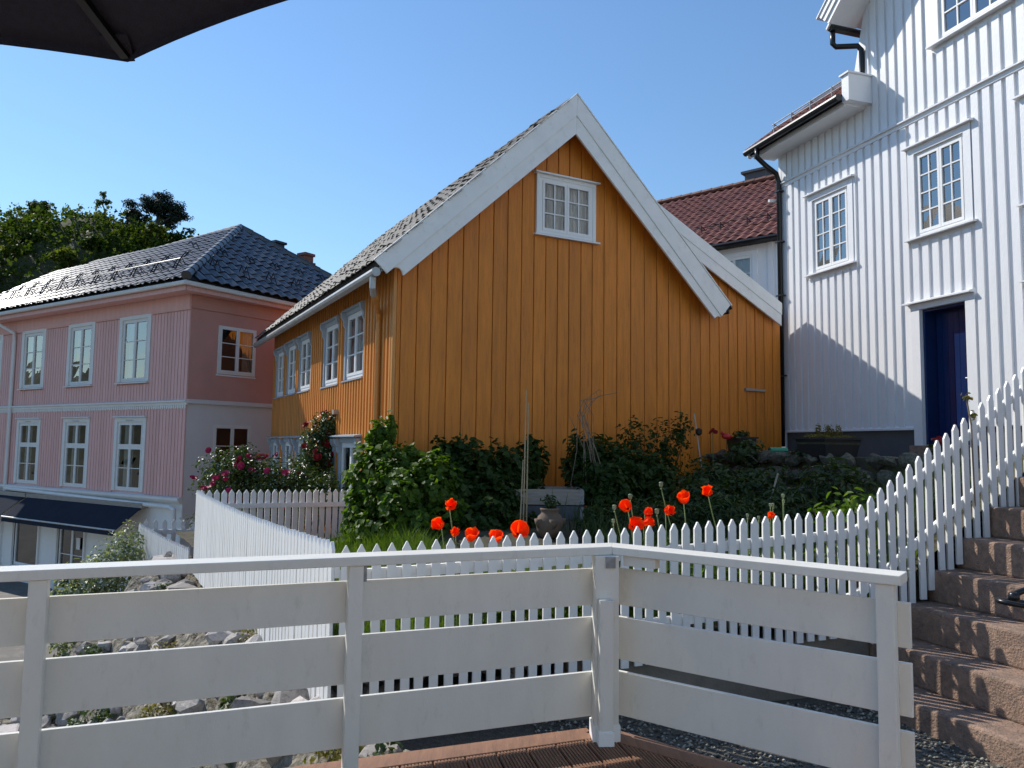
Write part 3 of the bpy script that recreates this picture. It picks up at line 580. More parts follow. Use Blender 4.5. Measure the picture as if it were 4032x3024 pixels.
# upper cross gable
FU = Frame(WF.w(2.0, 0, 0)[:2], 162.7)
g = G(); 
up = lambda x: 9.02+.85*x
for (o0, o1, ya, yb) in ((0, -.12, -.62, -.585), (-.12, -.25, -.60, -.565), (-.25, -.37, -.575, -.54)):
    g.prism(FU, [(-.10-o0*.5, up(-.10-o0*.5)+o0), (3.3, up(3.3)+o0), (3.3, up(3.3)+o1), (-.10-o1*.5, up(-.10-o1*.5)+o1)], ya, yb)
build('upper_verge', g, M['housewhite'], wh)
build('upper_soffit', G().prism(FU, [(-.02, up(-.02)-.30), (3.3, up(3.3)-.30), (3.3, up(3.3)-.34), (-.02, up(-.02)-.34)], -.54, -.001), M['housewhite'], wh)
build('upper_roof', G().prism(FU, [(-.14, up(-.14)+.03), (3.3, up(3.3)+.03), (3.3, up(3.3)+.002), (-.14, up(-.14)+.002)], -.64, 6).prism(FU, [(.29, 9.0), (.33, 9.0), (.33, 7.4), (.29, 7.4)], .002, 6), M['housewhite'], wh)
build('upper_gutter', G().tube([FU.w(.02, -.50, 8.70), FU.w(.02, 2.5, 8.70)], .065, 10), M['black'], wh)
build('upper_downpipe', G().tube([FU.w(.02, -.44, 8.66), FU.w(.02, -.44, 8.42), FU.w(.05, -.40, 8.36), FU.w(.22, -.10, 8.34), FU.w(.25, -.05, 8.26), FU.w(.25, -.05, 7.85), FU.w(.12, -.1, 7.72)], .045, 12), M['black'], wh, smooth=True)
g = G(); g.quad(WF.w(0, 0, .3), WF.w(0, 7, .3), WF.w(0, 7, 9.5), WF.w(0, 0, 7.3)); g.quad(WF.w(8.6, 0, .3), WF.w(8.6, 0, 11.6), WF.w(8.6, 7, 11.6), WF.w(8.6, 7, .3)); g.quad(WF.w(0, 7, .3), WF.w(8.6, 7, .3), WF.w(8.6, 7, 11.6), WF.w(0, 7, 9.5))
build('back_wall', g, M['housewhite'], wh)
build('corner_board', G().box(WF, -.04, .04, -.036, -.0, 1.86, 7.2), M['housewhite'], wh)

# ------------------------------------------------------------------ red roofed house behind
RF = Frame((7.45, 21.0), 131)
rh = thing('red_roofed_house', 'white house with red pantile roof showing between the ochre and white houses', 'house', RF.w(-3, 2, 1))
rwin = (-1.98, -.84, 5.55, 7.02)
hole = [rwin]
wall('wall', rh, RF, -10, 3, .5, lambda x: 7.42, hole, M['housewhite'])
e = [(-10+i*.24, -10+i*.24+.15) for i in range(54)]
boards(rh, RF, [q for q in e if -4.5 < q[0] < .8], 3.2, lambda x: 7.35, [(a-.3, b+.3, c-.3, 7.3) for a, b, c, d in hole], M['housewhite'], -.03, -.001, gap=0)
window(rh, RF, *rwin, sash=2, cols=1, rows=3, casing=.14, casem='housewhite', head=.0, sill=.05, glass='glass2', inside='dark', curtain=[(.0, 1, 1, .55)], reveal=.4)
rw_, rise = 4.05, 3.15; sl_ = math.hypot(rw_+.3, rise)
rr = build('roof', G().add([RF.w(x, y, z) for x in (-10.3, 3.3) for y, z in ((-.3, 7.40), (rw_, 7.40+rise), (rw_*2+.3, 7.4), (rw_*2+.3, 7.3), (-.3, 7.3))], [(0, 4, 9, 5), (0, 5, 6, 1), (1, 6, 7, 2), (4, 3, 8, 9), (2, 7, 8, 3), (0, 1, 2, 3, 4), (9, 8, 7, 6, 5)]), M['tar'], rh)
tile_roof(rr, RF.w(-9, -.36, 7.38), RF.t, RF.n*(rw_+.3)+np.array([0, 0, rise]), .30, .345, 0, 10.5, sl_, lambda u, v: v < sl_-.03, tile_mesh('red_pantile', .30, .40, .055, .02, True, 8), M['redtile'], RF.w(-1.7, 1.5, 9), keep=300, jit=.005)
me = None
for i in range(22): build('ridge_tile', G().tube([RF.w(-6.5+i*.40, rw_, 7.48+rise), RF.w(-6.5+i*.40+.43, rw_, 7.50+rise)], .10, 8), M['redtile'], rr)
build('gutter', G().tube([RF.w(-10, -.42, 7.33), RF.w(3, -.42, 7.33)], .07, 8), M['black'], rh)
build('chimney', G().box(RF, -2.9, -2.15, rw_+.1, rw_+.7, 10.0, 11.0).box(RF, -3.0, -2.05, rw_+.0, rw_+.8, 11.0, 11.08), M['plinth'], rh)
g = G(); 
for k in range(3):
    for i in range(2):
        xx_ = -4.1+k*1.45+i*.62; yy_ = .55+k*.02; z_ = 7.4+(yy_+.3)*rise/(rw_+.3)+.06
        g.tube([RF.w(xx_, yy_-.1, z_-.05), RF.w(xx_, yy_-.15, z_+.18), RF.w(xx_, yy_+.12, z_+.10)], .016, 5)
    g.tube([RF.w(-4.25+k*1.45, yy_-.13, z_+.12), RF.w(-3.2+k*1.45, yy_-.13, z_+.12)], .014, 5)
build('snow_guard', g, M['black'], rr)

# ------------------------------------------------------------------ pink house
K0 = (-7.603, 18.0); PF = Frame(K0, 123); PS = Frame(K0, 36)
ph = thing('pink_house', 'pink two storey house with glazed black tile roof above a shop', 'house', (-7.603, 18, -2.5))
xs_ = [(1.68, 2.80), (4.22, 5.30), (6.76, 7.86), (9.30, 10.40)]
up_ = [(-b, -a, 2.98, 4.56) for a, b in xs_]; lo_ = [(-b, -a, .27, 1.98) for a, b in xs_]
wall('wall', ph, PF, -12.5, 0, .10, lambda x: 4.98, up_+lo_, M['pink'])
e = [(-12.4+i*.128, -12.4+i*.128+.128) for i in range(96)]
bh = [(a-.12, b+.12, c-.08, d+.14) for a, b, c, d in up_+lo_]
e = [q for q in e if q[0] > -10.3]
boards(ph, PF, e, .22, lambda x: 2.33, bh, M['pink'], -.030, -.001, gap=.021)
boards(ph, PF, e, 2.47, lambda x: 4.60, bh, M['pink'], -.030, -.001, gap=.021)
for a, b, c, d in up_: window(ph, PF, a, b, c, d, rows=3, casing=.13, sashm='creamtrim', casem='creamtrim', head=.0, sill=.06, glass='glass', inside='dark', curtain=[(.05, .3, 1, .0)], proud=.04, over=.01)
for a, b, c, d in lo_: window(ph, PF, a, b, c, d, rows=3, topsplit=.64, casing=.12, sashm='creamtrim', casem='creamtrim', head=.06, sill=0, glass='glass3', inside='dark', curtain=[(.05, .5, 1, .0)], proud=.04, over=.03, vent=True)
of = lambda y0: Frame(PF.w(-12.5, y0, 0)[:2], 213)
build('belt_course', G().prism(of(0), [(0, 2.36), (.05, 2.36), (.05, 2.42), (.10, 2.43), (.10, 2.46), (0, 2.49)], 0, 12.55), M['creamtrim'], ph)
g = G(); 
for i in range(118): x_ = -10.3+i*.0875; g.prism(PF, [(x_+.012, 2.358), (x_+.075, 2.358), (x_+.075, 2.30), (x_+.043, 2.262), (x_+.012, 2.30)], -.045, -.024)
build('scalloped_trim', g, M['creamtrim'], ph)
build('base_moulding', G().prism(of(0), [(0, .06), (.06, .06), (.13, .14), (.13, .19), (0, .22)], 0, 12.5), M['creamtrim'], ph)
build('frieze_board', G().prism(of(0), [(0, 4.62), (.035, 4.62), (.05, 4.68), (.05, 4.98), (0, 4.98)], 0, 12.5), M['pink'], ph)
build('eave_soffit', G().box(PF, -12.5, .40, -.42, 7.4, 4.985, 5.05), M['pink'], ph)
build('eave_fascia', G().box(PF, -12.5, .43, -.45, -.421, 4.97, 5.12).box(PF, .401, .43, -.45, 7.4, 4.97, 5.12), M['pink'], ph)
build('gutter', G().tube([PF.w(-12.5, -.52, 5.13), PF.w(.50, -.52, 5.13), PF.w(.50, 7.4, 5.10)], .055, 8), M['creamtrim'], ph)
build('downpipe', G().tube([PF.w(-8.9, -.50, 5.08), PF.w(-8.9, -.48, 4.98), PF.w(-8.35, -.10, 4.62), PF.w(-8.35, -.08, 4.4), PF.w(-8.35, -.08, -.1)], .05, 8), M['creamtrim'], ph)
build('overflow_pipe', G().tube([PF.w(-8.2, -.14, .10), PF.w(-.25, -.14, -.02), PF.w(-.10, -.14, -.08), PF.w(-.08, -.14, -.2), PF.w(-.08, -.14, -1.3)], .05, 8), M['creamtrim'], ph)
# side
su = (.74, 1.80, 3.16, 4.34); slw = (.72, 1.78, .45, 1.92)
wall('side_wall', ph, PS, 0, 7.2, 2.46, lambda x: 4.98, [su], M['pinkplaster'])
wall('side_wall_lower', ph, PS, 0, 7.2, -2.6, lambda x: 2.46, [slw], M['greyplaster'], y=.01)
build('side_band', G().box(PS, .0, 7.2, -.05, -.0, 2.40, 2.50), M['greyplaster'], ph)
build('side_frieze', G().box(PS, .02, 7.2, -.035, -.001, 4.66, 4.98), M['pinkplaster'], ph)
window(ph, PS, *su, rows=3, casing=.0, sashm='creamtrim', head=0, sill=.02, glass='glass3', inside='dark', yf=-.02, curtain=[(.75, 1, 1, 0)], proud=.01, over=.02)
window(ph, PS, *slw, rows=3, casing=.0, sashm='creamtrim', head=0, sill=.02, glass='glass2', inside='dark', yf=.02, proud=.01, over=.02)
build('corner_board', G().box(PF, -.10, .0, -.03, -.001, .22, 4.6), M['pink'], ph)
g = G(); g.quad(PF.w(-12.5, 0, -2.6), PF.w(-12.5, 0, 5), PF.w(-12.5, 7, 5), PF.w(-12.5, 7, -2.6)); g.quad(PF.w(-12.5, 7, -2.6), PF.w(-12.5, 7, 5), PF.w(.4, 7, 5), PF.w(.4, 7, -2.6)); build('back_wall', g, M['pinkplaster'], ph)
# shop floor
sh = [(-5.42, -4.10, -2.5, -.55), (-7.85, -6.45, -2.05, -.55), (-10.4, -8.6, -2.05, -.55)]
wall('shop_wall', ph, PF, -12.5, 0, -2.6, lambda x: .10, sh, M['white'], y=.02)
window(ph, PF, *sh[0], sash=2, rows=2, cols=1, casing=.06, sashm='white', head=0, sill=0, yf=.05, glass='glass2', reveal=1.2, inside='dark', label='white glazed double shop door')
window(ph, PF, *sh[1], sash=1, rows=1, cols=1, casing=.06, sashm='white', head=0, sill=.05, yf=.05, glass='glass2', reveal=1.4, inside='roomwall')
window(ph, PF, *sh[2], sash=1, rows=1, cols=1, casing=.06, sashm='white', head=0, sill=.05, yf=.05, glass='glass2', reveal=1.4, inside='roomwall')
build('notice', G().box(PF, -4.52, -4.34, .020, .026, -1.35, -1.05), M['paper'], ph)
# roof
ez0, pk = 5.20, (-2.96, 3.5, 7.83); E0 = .52
run = pk[1]+E0; vm = math.hypot(run, pk[2]-ez0); run2 = E0-pk[0]; vm2 = math.hypot(run2, pk[2]-ez0)
g = G(); zl = pk[2]-.036*9.5
pts = [PF.w(-12.5, -E0, ez0), PF.w(E0, -E0, ez0), PF.w(*pk), PF.w(-12.5, pk[1], zl), PF.w(E0, 7.5, ez0), PF.w(-12.5, 7.5, ez0)]
g.add(pts, [(0, 1, 2, 3), (1, 4, 2), (4, 5, 3, 2), (0, 3, 5), (0, 5, 4, 1)])
pr = build('roof', g, M['tar'], ph)
tm = tile_mesh('black_pantile', .30, .40, .055, .02, True, 8)
kk = math.hypot(run, pk[2]-ez0)/(pk[2]-ez0)
def in_front(u, v):
    x = u
    lim = vm*(E0-x)/run2 if x > pk[0] else vm-.036*(pk[0]-x)*kk
    return v < lim-.02
tile_roof(pr, PF.w(0, -E0-.05, ez0+.0), PF.t, PF.n*run+np.array([0, 0, pk[2]-ez0]), .295, .345, -12.3, E0, vm, in_front, tm, M['blacktile'], PF.w(-2.5, 1, 6), keep=150, jit=.005)
tm2 = tile_mesh('black_pantile', .30, .40, .055, .02, True, 8)
tile_roof(pr, PF.w(E0+.05, -E0, ez0), PF.n, -PF.t*run2+np.array([0, 0, pk[2]-ez0]), .295, .345, 0, 8.0, vm2, lambda u, v: v < vm2*min(u/run, (8.02-u)/run)-.02, tm2, M['blacktile'], PF.w(0, 2, 6), keep=150, jit=.005)
def caps(p, q, n, r=.11):
    p, q = Vector(p), Vector(q)
    for i in range(n):
        a = p+(q-p)*(i/n); b = p+(q-p)*((i+1.12)/n); build('ridge_tile', G().tube([a, b], [r*1.08, r*.92], 9), M['blacktile'], pr)
caps(PF.w(E0, -E0, ez0+.08), PF.w(pk[0], pk[1], pk[2]+.07), 16); caps(PF.w(E0, 7.5, ez0+.08), PF.w(pk[0], pk[1], pk[2]+.07), 16)
caps(PF.w(-12.5, pk[1], zl+.06), PF.w(pk[0], pk[1], pk[2]+.06), 26)
g = G()
for (f0, hh) in ((.19, .30), (.44, .16)):
    for i in range(12):
        x_ = -.9-i*.92 if f0 < .3 else -2.1-i*.88; y_ = -E0+run*f0; z_ = ez0+(pk[2]-ez0)*f0+.04
        if in_front(x_, vm*f0):
            for dx in (-.07, .07): g.tube([PF.w(x_+dx, y_-.16, z_-.02), PF.w(x_+dx, y_-.02, z_+hh), PF.w(x_+dx, y_+.10, z_+.12)], .016, 5)
    if f0 < .3:
        for q in (.08, .16, .24): g.tube([PF.w(-11.5, y_-.1, z_+q), PF.w(-.75, y_-.1, z_+q)], .010, 4)
for (f0, hh) in ((.16, .30), (.42, .16)):
    for i in range(7):
        y_ = .6+i*.85; x_ = E0-run2*f0; z_ = ez0+(pk[2]-ez0)*f0+.04
        for dy in (-.07, .07): g.tube([PF.w(x_+.16, y_+dy, z_-.02), PF.w(x_+.02, y_+dy, z_+hh), PF.w(x_-.1, y_+dy, z_+.12)], .016, 5)
build('snow_guard', g, M['black'], pr)
build('vent_stack', G().box(PF, -3.36, -2.98, 4.85, 5.2, 6.0, 7.76).box(PF, -3.42, -2.92, 4.8, 5.25, 7.76, 7.83), M['black'], ph)
ch = thing('brick_chimney', 'small dark brick chimney poking above the black hip roof', 'chimney', PF.w(-6.2, 9, 2)); build('stack', G().box(PF, -6.42, -6.06, 8.8, 9.2, -2.5, 8.62).box(PF, -6.47, -6.01, 8.75, 9.25, 8.62, 8.72), M['redtile'], ch); build('pot', G().tube([PF.w(-5.83, 9, 6.5), PF.w(-5.83, 9, 8.3)], .09, 8), M['redtile'], ch)
for i, (xa, xb, lb) in enumerate(((-6.80, -1.32, 'navy fabric awning over the shop door with striped seams'), (-12.3, -6.95, 'navy fabric awning cut by the photo edge over the shop window'))):
    aw = thing('shop_awning', lb, 'awning', PF.w(xb, -.4, -.6), 'awnings of the shop'); n = 5
    for k in range(n):
        a, b = xa+(xb-xa)*k/n, xa+(xb-xa)*(k+1)/n
        g = G().add([PF.w(x, y, z) for x in (a+.002, b-.002) for y, z in ((-.12, -.03), (-.80, -.56), (-.80, -.575), (-.12, -.05))], [(0, 1, 5, 4), (3, 7, 6, 2), (0, 4, 7, 3), (1, 2, 6, 5), (0, 3, 2, 1), (4, 5, 6, 7)])
        g.box(PF, a+.002, b-.002, -.815, -.805, -.70, -.56); build('canopy_panel', g, M['awning'], aw)
    build('cassette', G().box(PF, xa-.03, xb+.03, -.2, -.03, -.10, .02), M['greywood'], aw); build('front_bar', G().tube([PF.w(xa, -.81, -.575), PF.w(xb, -.81, -.575)], .022, 8), M['zinc'], aw)
    build('arm', G().tube([PF.w(xb-.15, -.1, -.12), PF.w(xb-.5, -.45, -.35), PF.w(xb-.15, -.78, -.6)], .025, 6), M['black'], aw)

# ------------------------------------------------------------------ the house the deck belongs to, behind the viewer
HB = Frame((3.4, -2.7), -100)
hb = thing('deck_house', 'white house with red tiled gable behind the deck, seen only mirrored in the gable window', 'house', (0, -3, -.6))
bw_ = [(1.2, 2.3, .9, 2.2), (4.2, 5.2, 0.02, 2.1), (6.2, 7.3, .9, 2.2), (2.4, 3.3, 3.6, 4.8), (5.2, 6.1, 3.6, 4.8)]
top_b = lambda x: 4.2+.9*(4.2-abs(x-4.2))
wall('wall', hb, HB, 0, 8.4, -.6, top_b, bw_, M['white'], kinks=(4.2,))
boards(hb, HB, [(i*.2, i*.2+.12) for i in range(42)], -.5, lambda x: top_b(x)-.05, [(a-.1, b+.1, c-.1, d+.1) for a, b, c, d in bw_], M['white'], -.03, -.001, gap=0)
for q in bw_: window(hb, HB, *q, rows=3, cols=1, casing=.1, glass='glass')
build('side_walls', G().quad(HB.w(0, 0, -.6), HB.w(0, 8, -.6), HB.w(0, 8, 4.2), HB.w(0, 0, 4.2)).quad(HB.w(8.4, 0, -.6), HB.w(8.4, 8, -.6), HB.w(8.4, 8, 4.2), HB.w(8.4, 0, 4.2)), M['white'], hb)
build('roof', G().prism(HB, [(4.2, 8.12), (-.4, 3.98), (-.4, 3.86), (4.2, 8.0)], -.4, 8.3).prism(HB, [(4.201, 8.12), (4.201, 8.0), (8.8, 3.86), (8.8, 3.98)], -.4, 8.3), M['redtile'], hb)
# ------------------------------------------------------------------ terrace, steps, walls
TP = [(3.4, 13.9), (3.95, 12.2), (4.35, 11.2), (5.0, 10.3), (5.3, 9.2), (5.35, 7.95), (8.2, 8.7), (9.5, 16), (5, 17)]
structure(build('terrace', G().plan(WORLD, TP, .0, 1.40), M['soil']), 'upper terrace in front of the white house')
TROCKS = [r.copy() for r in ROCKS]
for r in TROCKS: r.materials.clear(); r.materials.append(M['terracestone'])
tw = thing('terrace_wall', 'dark mossy dry stone wall below the black planters', 'stone wall', (4.4, 11.2, .6))
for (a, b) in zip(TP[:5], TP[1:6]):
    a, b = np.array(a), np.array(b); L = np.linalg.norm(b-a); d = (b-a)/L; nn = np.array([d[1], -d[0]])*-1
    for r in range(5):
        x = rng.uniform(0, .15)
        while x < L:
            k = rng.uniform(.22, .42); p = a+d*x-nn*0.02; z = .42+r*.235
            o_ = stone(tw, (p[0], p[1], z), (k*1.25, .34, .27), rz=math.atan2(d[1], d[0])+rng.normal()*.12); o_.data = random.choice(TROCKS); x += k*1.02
gb = thing('garden_edge_wall', 'low stone and concrete wall behind the lower end of the pickets', 'wall', FN.w(2, .2, -.6))
build('concrete_footing', G().box(FN, 1.8, 5.6, .05, .32, -.62, -.10), M['concrete'], gb, bevel=.01)
for i in range(46):
    x = .02+(i % 16)*.125; r = i//16; stone(gb, FN.w(x, .15, -.54+r*.20), (.19, .22, .22), rz=R(17))
st = thing('stone_stairs', 'reddish brown stone stairs climbing along the picket fence', 'stairs', (3.2, 6, -.62))
FS = Frame((3.53+.02, 7.01-.07), 71)
for k in range(-2, 9):
    x = k*.347; z = .14+.282*k
    g = G().box(FS, x, x+.46, -3.4, .14, z-.285, z); ob = build('step', g, M['step'], st, bevel=.022)
build('stair_core', G().prism(FS, [(-.4, -.66), (3.2, -.66), (3.2, 2.1), (-.4+.3, -.66+.3)], -3.38, -.06), M['concrete'], st)
# ------------------------------------------------------------------ picket fences
def picket_mesh(name, w_, t_, L, mat, tip=.055):
    g = G(); g.prism(Frame((0, 0), 90), [(-w_/2, -L), (w_/2, -L), (w_/2, -tip), (.004, 0), (-.004, 0), (-w_/2, -tip)], -t_/2, t_/2)
    me = bpy.data.meshes.new(name); me.from_pydata(g.v, [], g.f); me.update(); me.materials.append(mat); return me
def fence(name, label, fr, h, xs, ztop, L, mat, w_=.078, t_=.024, yp=0., rails=((-.26, -.18), (-.82, -.74)), yr=(.013, .05), posts=(), group='white picket fences'):
    t = thing(name, label, 'fence', fr.w((xs[0]+xs[-1])/2, 0, ztop(xs[0])-L), group); o = Vector(origin(t)); me = picket_mesh('picket', w_, t_, L, M[mat]); me2 = picket_mesh('picket', w_, t_, 1.285, M[mat])
    for x in xs:
        ob = bpy.data.objects.new('picket', me2 if (xs[-1] > 6.6 and x > 4.6 and h == 73) else me); COL.objects.link(ob); ob.parent = t; ob.location = Vector(fr.w(x, yp, ztop(x)+random.uniform(-.004, .004)))-o
        ob.rotation_euler = (random.uniform(-.006, .006), random.uniform(-.007, .007), R(90-h)+random.uniform(-.02, .02))
    for a, b in rails:
        g = G(); k = np.linspace(xs[0]-.04, xs[-1]+.04, 14)
        kk = sorted(set(list(k)+[4.47, 4.6])) if xs[-1] > 6 else list(k)
        for p, q in zip(kk[:-1], kk[1:]): g.prism(fr, [(p, ztop(p)+a), (q, ztop(q)+a), (q, ztop(q)+b), (p, ztop(p)+b)], *yr)
        build('rail', g, M[mat], t)
    for x in posts: build('post', G().box(fr, x-.045, x+.045, yr[1]+.001, yr[1]+.09, ztop(x)-L-.3, ztop(x)-.10), M[mat], t)
    return t
zt_n = lambda s: float(np.interp(s, [-.5, .08, .75, 1.29, 2.26, 3.35, 4.44, 4.55, 7.5], [.765, .778, .801, .824, .861, .918, .984, 1.018, 2.985]))
fence('picket_fence', 'white picket fence along the garden front rising beside the stone stairs', FN, 73, [.084+.109*i for i in range(65)], zt_n, 1.09, 'picket', w_=.065, t_=.021)
FL = Frame(N0, -30)
fence('picket_fence', 'white picket fence slanting away from the deck down the street side of the garden', FL, -30, [.05+.105*i for i in range(63)], lambda s: .755+.05*(abs(s-3.3)/3.3)**2, 1.2, 'picket', yp=.0, yr=(-.05, -.013), posts=())
FB = Frame((-4.58, 11.3), 62)
fence('picket_fence', 'short white picket fence in front of the pink rose bushes', FB, 62, [.08+.104*i for i in range(23)], lambda s: .80-.008*s, 1.15, 'picket', yr=(-.05, -.013), rails=((-.27, -.20), (-.95, -.88)))
FLo = Frame((-4.78, 11.65), -40)
fence('picket_fence', 'weathered white picket fence standing lower behind the flowering shrub', FLo, -40, [.05+.095*i for i in range(29)], lambda s: -.08+.14*(s/2.7)**1.6, 1.3, 'oldpicket', w_=.085, yr=(-.05, -.013))
FLb2 = Frame((-6.5, 13.72), 66)
fence('picket_fence', 'small white picket fence closing the lower yard before the grey plaster wall', FLb2, 66, [.08+.15*i for i in range(11)], lambda s: .12-.01*s, 1.1, 'oldpicket', yr=(-.05, -.013), rails=((-.26, -.18), (-.8, -.72)))
build('stone_pier', G().box(FLo, -.28, .35, .02, .5, -2.5, -1.15), M['stone'], rw)
for i in range(26): stone(rw, FLo.w(rng.uniform(0, 2.7), .05+rng.uniform(0, .25), rng.uniform(-2.3, -1.22)), (rng.uniform(.25, .45), .3, rng.uniform(.2, .4)), pale=rng.random() < .3)
build('lower_yard_base', G().plan(WORLD, [FLo.w(0, 0, 0)[:2], FLo.w(2.75, 0, 0)[:2], (-5, 15.2), (-3.4, 14)], -2.55, -1.0), M['concrete'], rw)
# ------------------------------------------------------------------ deck and railing
dk = thing('deck', 'brown grooved wooden deck in the foreground', 'deck', (0, 2, -.1))
FD = Frame((.393, 4.066), 167); hl = np.array([math.sin(R(68.9)), math.cos(R(68.9))]); hr = np.array([math.sin(R(129.5)), math.cos(R(129.5))])
iL = np.array([.40, 4.085]); iR = np.array([.50, 4.10])
def hitx(y, P, d):
    o = FD.w(0, y, 0)[:2]; A_ = np.array([[FD.t[0], -d[0]], [FD.t[1], -d[1]]]); return np.linalg.solve(A_, np.array(P)-o)[0]
bw = .158
for j in range(-13, 22):
    ya, yb = -bw*(j+1)+.004, -bw*j-.004
    P_, d_ = (iL, hl) if j >= 0 else (iR, hr)
    xa, xb = hitx(ya, P_, d_)+.012, hitx(yb, P_, d_)+.012
    if xa > 6.3: continue
    g = G(); g.plan(FD, [(xa, ya), (6.8, ya), (6.8, yb), (xb, yb)], -.034, random.uniform(-.002, .001))
    nr = 9
    for k in range(nr):
        y0 = ya+(yb-ya)*(k+.18)/nr; y1 = ya+(yb-ya)*(k+.82)/nr; x0 = xa+(xb-xa)*(k+.5)/nr
        g.plan(FD, [(x0+.001, y0), (6.79, y0), (6.79, y1), (x0+.001, y1)], .0015, .0048)
    build('deck_board', g, M['deck'], dk)
def edge(P, d, L0, L1, name):
    P = np.array(P); n_ = np.array([d[1], -d[0]])
    q = [P+d*L0, P+d*L1, P+d*L1+n_*.145, P+d*L0+n_*.145]
    build(name, G().plan(WORLD, [tuple(v) for v in q], -.14, .006), M['deck'], dk, bevel=.004)
edge((.421, 4.245), hl, -4.2, -.0, 'edge_board'); edge((.50, 4.285), hr, .0, 2.6, 'edge_board')
build('joists', G().plan(WORLD, [(-3.2, 2.6), (.4, 4.0), (2.2, 2.5), (2.0, -2), (-3.2, -2)], -.60, -.16), M['concrete'], dk)
RL = Frame((-2.013, 3.091), 68.46); RR = Frame((.537, 4.098), 127.2)
rl = thing('deck_railing', 'white painted deck railing with three wide boards and a flat cap', 'railing', (0, 4, 0)); Lc = 2.742
mL = math.tan(R((127.2-68.46)/2))*.15
build('cap_rail', G().plan(RL, [(-2.2, 0), (Lc, 0), (Lc+mL, .15), (-2.2, .15)], .937, .98), M['rail'], rl, bevel=.004)
build('cap_rail', G().plan(RR, [(0.001, 0), (1.375, 0), (1.375, .15), (-mL+.001, .15)], .937, .98), M['rail'], rl, bevel=.004)
BZ = [(.10, .325), (.386, .607), (.668, .858)]
for a, b in BZ:
    build('board', G().box(RL, -2.2, 1.408, .08, .103, a, b), M['rail'], rl, bevel=.003)
    build('board', G().box(RL, 1.412, Lc-.03, .08, .103, a, b), M['rail'], rl, bevel=.003)
    build('board', G().box(RR, -.03, 1.395, .08, .103, a, b), M['rail'], rl, bevel=.003)
def post(fr, x0, x1, y0=.012, y1=.079, z0=-.12, z1=.936): return build('post', G().box(fr, x0, x1, y0, y1, z0, z1), M['rail'], rl, bevel=.004)
post(RL, -1.62, -1.55); post(RL, .097, .165); post(RL, 1.374, 1.442)
post(RR, 1.273, 1.345, .012, .079, -.62)
CPf = Frame((.425, 4.02), 62+25)
build('corner_post', G().box(CPf, .02, .145, .03, .145, -.12, .936), M['rail'], rl, bevel=.004)
build('post_stub', G().box(CPf, .035, .105, -.035, .029, .02, .72), M['rail'], rl, bevel=.004)
build('post_shoe', G().box(CPf, .012, .153, .022, .153, .0, .085).box(CPf, .03, .11, -.04, .021, .002, .075), M['verge'], rl, bevel=.003)
build('bracket', G().box(CPf, .075, .125, .020, .029, .875, .932), M['galv'], rl)
build('cap_brace', G().box(RR, .055, .24, .02, .07, .885, .936), M['rail'], rl, bevel=.003)
build('bracket', G().box(RL, 1.445, 1.46, .03, .078, .86, .936), M['galv'], rl)
# iron handrail
hrn = thing('iron_handrail', 'black wrought iron handrail with a looped end beside the stairs', 'handrail', (3.37, 5.1, 0))
pts = [(3.42+.3*i/6, 5.1-.01*i, .63+.17*i/6+.03*i) for i in range(0, 14)]
build('rail', G().tube([(3.26, 5.1, .555)]+[(3.30, 5.1, .585)]+pts, .020, 10), M['black'], hrn, smooth=True)
build('loop', G().tube([(3.30+.17*math.cos(a)*1.0+.06, 5.1+.10*math.sin(a), .515-.02*math.cos(a)) for a in np.linspace(.3, 6.0, 26)], .018, 10), M['black'], hrn, smooth=True)
build('collar', G().lathe((3.285, 5.1, .53), [(.02, 0), (.032, .01), (.034, .03), (.03, .055), (.018, .065)], 12), M['black'], hrn, smooth=True)
build('post', G().tube([(3.385, 5.1, .50), (3.395, 5.1, .2), (3.40, 5.1, .04), (3.36, 5.08, .0)], .017, 8), M['black'], hrn, smooth=True)
# ------------------------------------------------------------------ umbrella
um = thing('patio_umbrella', 'dark blue patio umbrella whose corner hangs into the top of the view', 'umbrella', (-1.23, .42, 0))
uc = np.array([-1.23, .42]); cz = 2.49; n8 = 10
def ucn(k, r=1.5): a = R(9+36*k); return np.array([uc[0]+r*math.sin(a), uc[1]+r*math.cos(a)])
g = G()
for k in range(n8):
    A_, B_ = ucn(k), ucn(k+1); m = 10; rows = []
    for i in range(7):
        f = 1-i/7
        row = []
        for j in range(m+1):
            t = j/m; e_ = A_*(1-t)+B_*t; sag = 4*t*(1-t); e_ = e_+(uc-e_)*.012*sag
            p = uc+(e_-uc)*f; z = cz+(1-f)*.52+.012*sag*f*f
            row.append((p[0], p[1], z))
        rows.append(row)
    vs = [p for r in rows for p in r]+[(uc[0], uc[1], cz+.54)]; m1 = m+1
    g.add(vs, [(i*m1+j, i*m1+j+1, (i+1)*m1+j+1, (i+1)*m1+j) for i in range(6) for j in range(m)]+[(6*m1+j, 6*m1+j+1, len(vs)-1) for j in range(m)])
    g.add([(*p[:2], p[2]-.0) for p in rows[0]]+[(*p[:2], p[2]-.022) for p in rows[0]], [(j, m1+j, m1+j+1, j+1) for j in range(m)])
build('canopy', g, M['canopy'], um)
